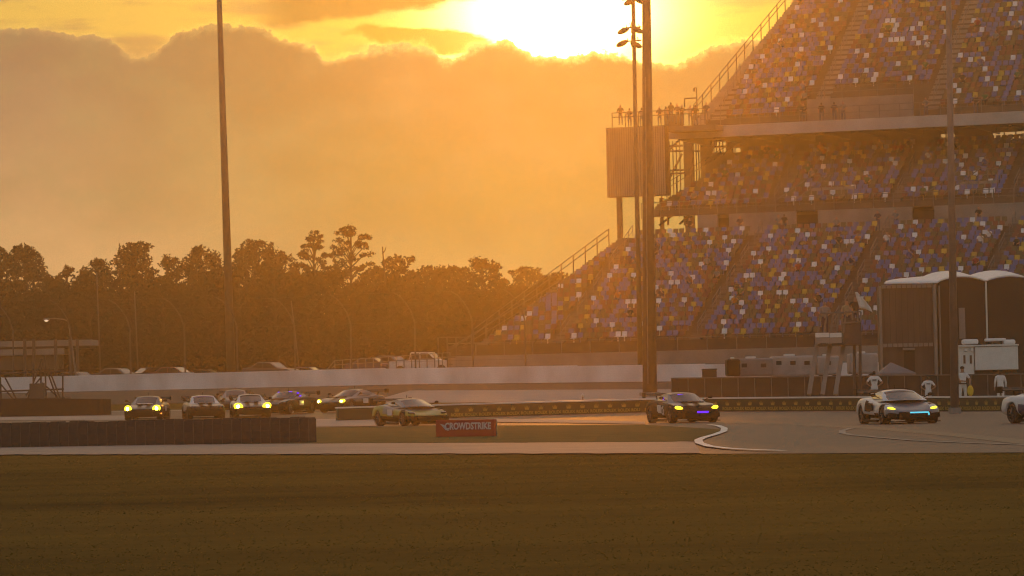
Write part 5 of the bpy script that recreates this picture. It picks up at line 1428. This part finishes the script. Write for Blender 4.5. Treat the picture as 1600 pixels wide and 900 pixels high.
b.slab((a0.x, a0.y - 1.2), (a1.x, a1.y - 1.2), 2.4, (-.05, -.05), (.22, .22)); o = b.build('service_walkway', M['concrete'], origin=(a0 + a1) / 2); struct(o)
# crew on the flag stand
zf_ = Z(1310, 537, Tf)
mes = person_mesh('fs', pose_stand(-1, 'wave'), cmats('khaki', 'navy'))
for px, y, sh, arm, lab in ((1288, 470, 'grey', 'front', 'flag marshal in pale clothes, leftmost on the flag stand'), (1323, 468, 'khaki', 'front', 'dark flag marshal in the middle of the flag stand'), (1336, 462, 'black', 'wave', 'flag marshal with raised arm beside the white flag')):
    me = person_mesh('fs' + sh, pose_stand(-1, arm), cmats(sh, 'navy')); zt_ = Z(px, y, Tf + .7); put_person(me, (X(px, y, Tf + .7), Tf + .7, zt_ - 1.8), lab, 'marshals on the flag stand')
# spectators: standing on the terrace, seated in the tiers
shirts = ['black', 'white', 'red', 'blue', 'grey', 'orange', 'green', 'navy']
SITM = {c: person_mesh('sit' + c, pose_sit(-1, k % 2), cmats(c, 'denim' if k % 2 else 'black')) for k, c in enumerate(shirts)}
STM = {(c, a): person_mesh('st' + c, pose_stand(-1 if a == 'front' else 1, a), cmats(c, 'denim')) for c in ('black', 'navy', 'grey') for a in ('front', 'down')}
tz = zs1 - .03
def terrace(px, ytop, c, a, lab, sit=False, v=VS + 1.2):
    u = u_at(px, v, tz); p = S(u, v, tz); zt_ = z_at(px, ytop, v)
    if sit: me = SITM[c]; s = .98; p.z = zt_ - 1.33
    else: me = STM[(c, a)]; s = 1.0; p.z = zt_ - 1.8
    p.z = max(p.z, tz - .02)
    put_person(me, p, lab, 'spectators on the terrace above the suite', rz=-PHI + random.uniform(-.5, .5), s=s)
for a_ in ((970, 163, 'black', 'front', 'spectator standing alone near the open corner of the terrace railing'), (984, 176, 'navy', 'down', 'spectator on the terrace between the lone one and the lamp mast'),
           (1003, 174, 'grey', 'down', 'spectator on the terrace squeezed between the lamp mast and the thick pole'), (1031, 171, 'navy', 'front', 'spectator on the terrace next to the right edge of the thick pole'),
           (1041, 169, 'grey', 'down', 'second terrace spectator right of the thick pole'), (1049, 159, 'black', 'down', 'tallest spectator in the terrace group right of the thick pole'),
           (1059, 161, 'navy', 'front', 'spectator just left of the terrace lamp frame'), (1066, 163, 'black', 'front', 'spectator touching the left post of the terrace lamp frame'),
           (1079, 164, 'grey', 'front', 'spectator inside the terrace lamp frame'), (1087, 168, 'black', 'down', 'low spectator against the right post of the terrace lamp frame'),
           (1104, 159, 'navy', 'front', 'spectator at the foot of the upper stair beside the terrace')):
    terrace(*a_)
# promenade and aisle people
def prom(px, v, z, c, a, lab, grp):
    p = S(u_at(px, v, z), v, z); put_person(STM[(c, a)], p, lab, grp, rz=-PHI)
PZ = ZF1 - .15
for px, c, a, lab in ((1256, 'black', 'front', 'dark spectator on the promenade at the left end of the pale box wall'), (1304, 'navy', 'down', 'spectator standing against the pale box wall of the promenade'), (1318, 'grey', 'front', 'grey-shirted spectator against the pale box wall'),
                      (1284, 'black', 'down', 'spectator low against the left part of the pale box wall'), (1447, 'grey', 'front', 'grey spectator on the promenade right of the pale box wall'), (1525, 'black', 'front', 'dark spectator on the promenade right of the slim pole')):
    prom(px, 26.0, PZ, c, a, lab, 'spectators on the promenade')
for px, c, a, lab in ((1078, 'black', 'front', 'dark spectator in the aisle below the suite opening'), (1157, 'navy', 'front', 'spectator before the first length of aisle wall'), (1226, 'black', 'down', 'dark spectator before the aisle wall by the first passage'), (1217, 'grey', 'front', 'pale spectator before the aisle wall by the first passage'),
                      (1372, 'navy', 'front', 'spectator before the aisle wall left of the slim pole'), (1400, 'grey', 'front', 'pale-shirted spectator before the aisle wall left of the slim pole'), (1530, 'black', 'front', 'dark spectator before the aisle wall right of the slim pole')):
    prom(px, 21.0, ZW, c, a, lab, 'spectators in the middle aisle')
cand = [(k, s) for k, s in enumerate(seats) if k not in solos]
rs = random.Random(3); taken = set(); n = 0
FIX = {'lower': 'stair aisle of the lower tier', 'middle': 'stair aisle of the middle tier', 'upper': 'stair aisle of the upper tier'}
ords = ['first', 'second', 'third', 'fourth', 'fifth', 'sixth']
while n < 64:
    k, s = rs.choice(cand); p = S(s[0], s[1] - .12, s[2]); q = proj(p)
    if not (960 < q[0] < 1598 and 6 < q[1] < 515) or (q[0] > 1370 and q[1] > 425) or k in taken: continue
    taken.add(k); c = rs.choice(shirts); tn, i, sec, num = s[4:8]
    if sec == 0: where = 'row %d, seat %d from the open end' % (i + 1, num)
    else: where = 'row %d, seat %d past the %s stair' % (i + 1, num, ords[sec - 1])
    put_person(SITM[c], p, 'spectator in %s top, %s tier, %s' % (c, tn, where), 'spectators seated in the grandstand', rz=-PHI + rs.uniform(-.3, .3))
    n += 1

# ------------------------------------------------------------------ render settings
SC.view_settings.view_transform = 'Standard'; SC.view_settings.look = 'None'; SC.view_settings.gamma = 1.0; SC.view_settings.exposure = 0.0
SC.view_settings.use_curve_mapping = False
SC.render.engine = 'CYCLES'; cy = SC.cycles
cy.max_bounces = 5; cy.diffuse_bounces = 2; cy.glossy_bounces = 3; cy.transmission_bounces = 4; cy.volume_bounces = 0; cy.transparent_max_bounces = 8
cy.sample_clamp_indirect = 4; SC.cycles.filter_width = 1.1; cy.use_denoising = True; cy.denoising_prefilter = 'FAST'; cy.denoising_input_passes = 'RGB_ALBEDO_NORMAL'; cy.use_adaptive_sampling = False
try: cy.denoiser = 'OPENIMAGEDENOISE'
except Exception: pass
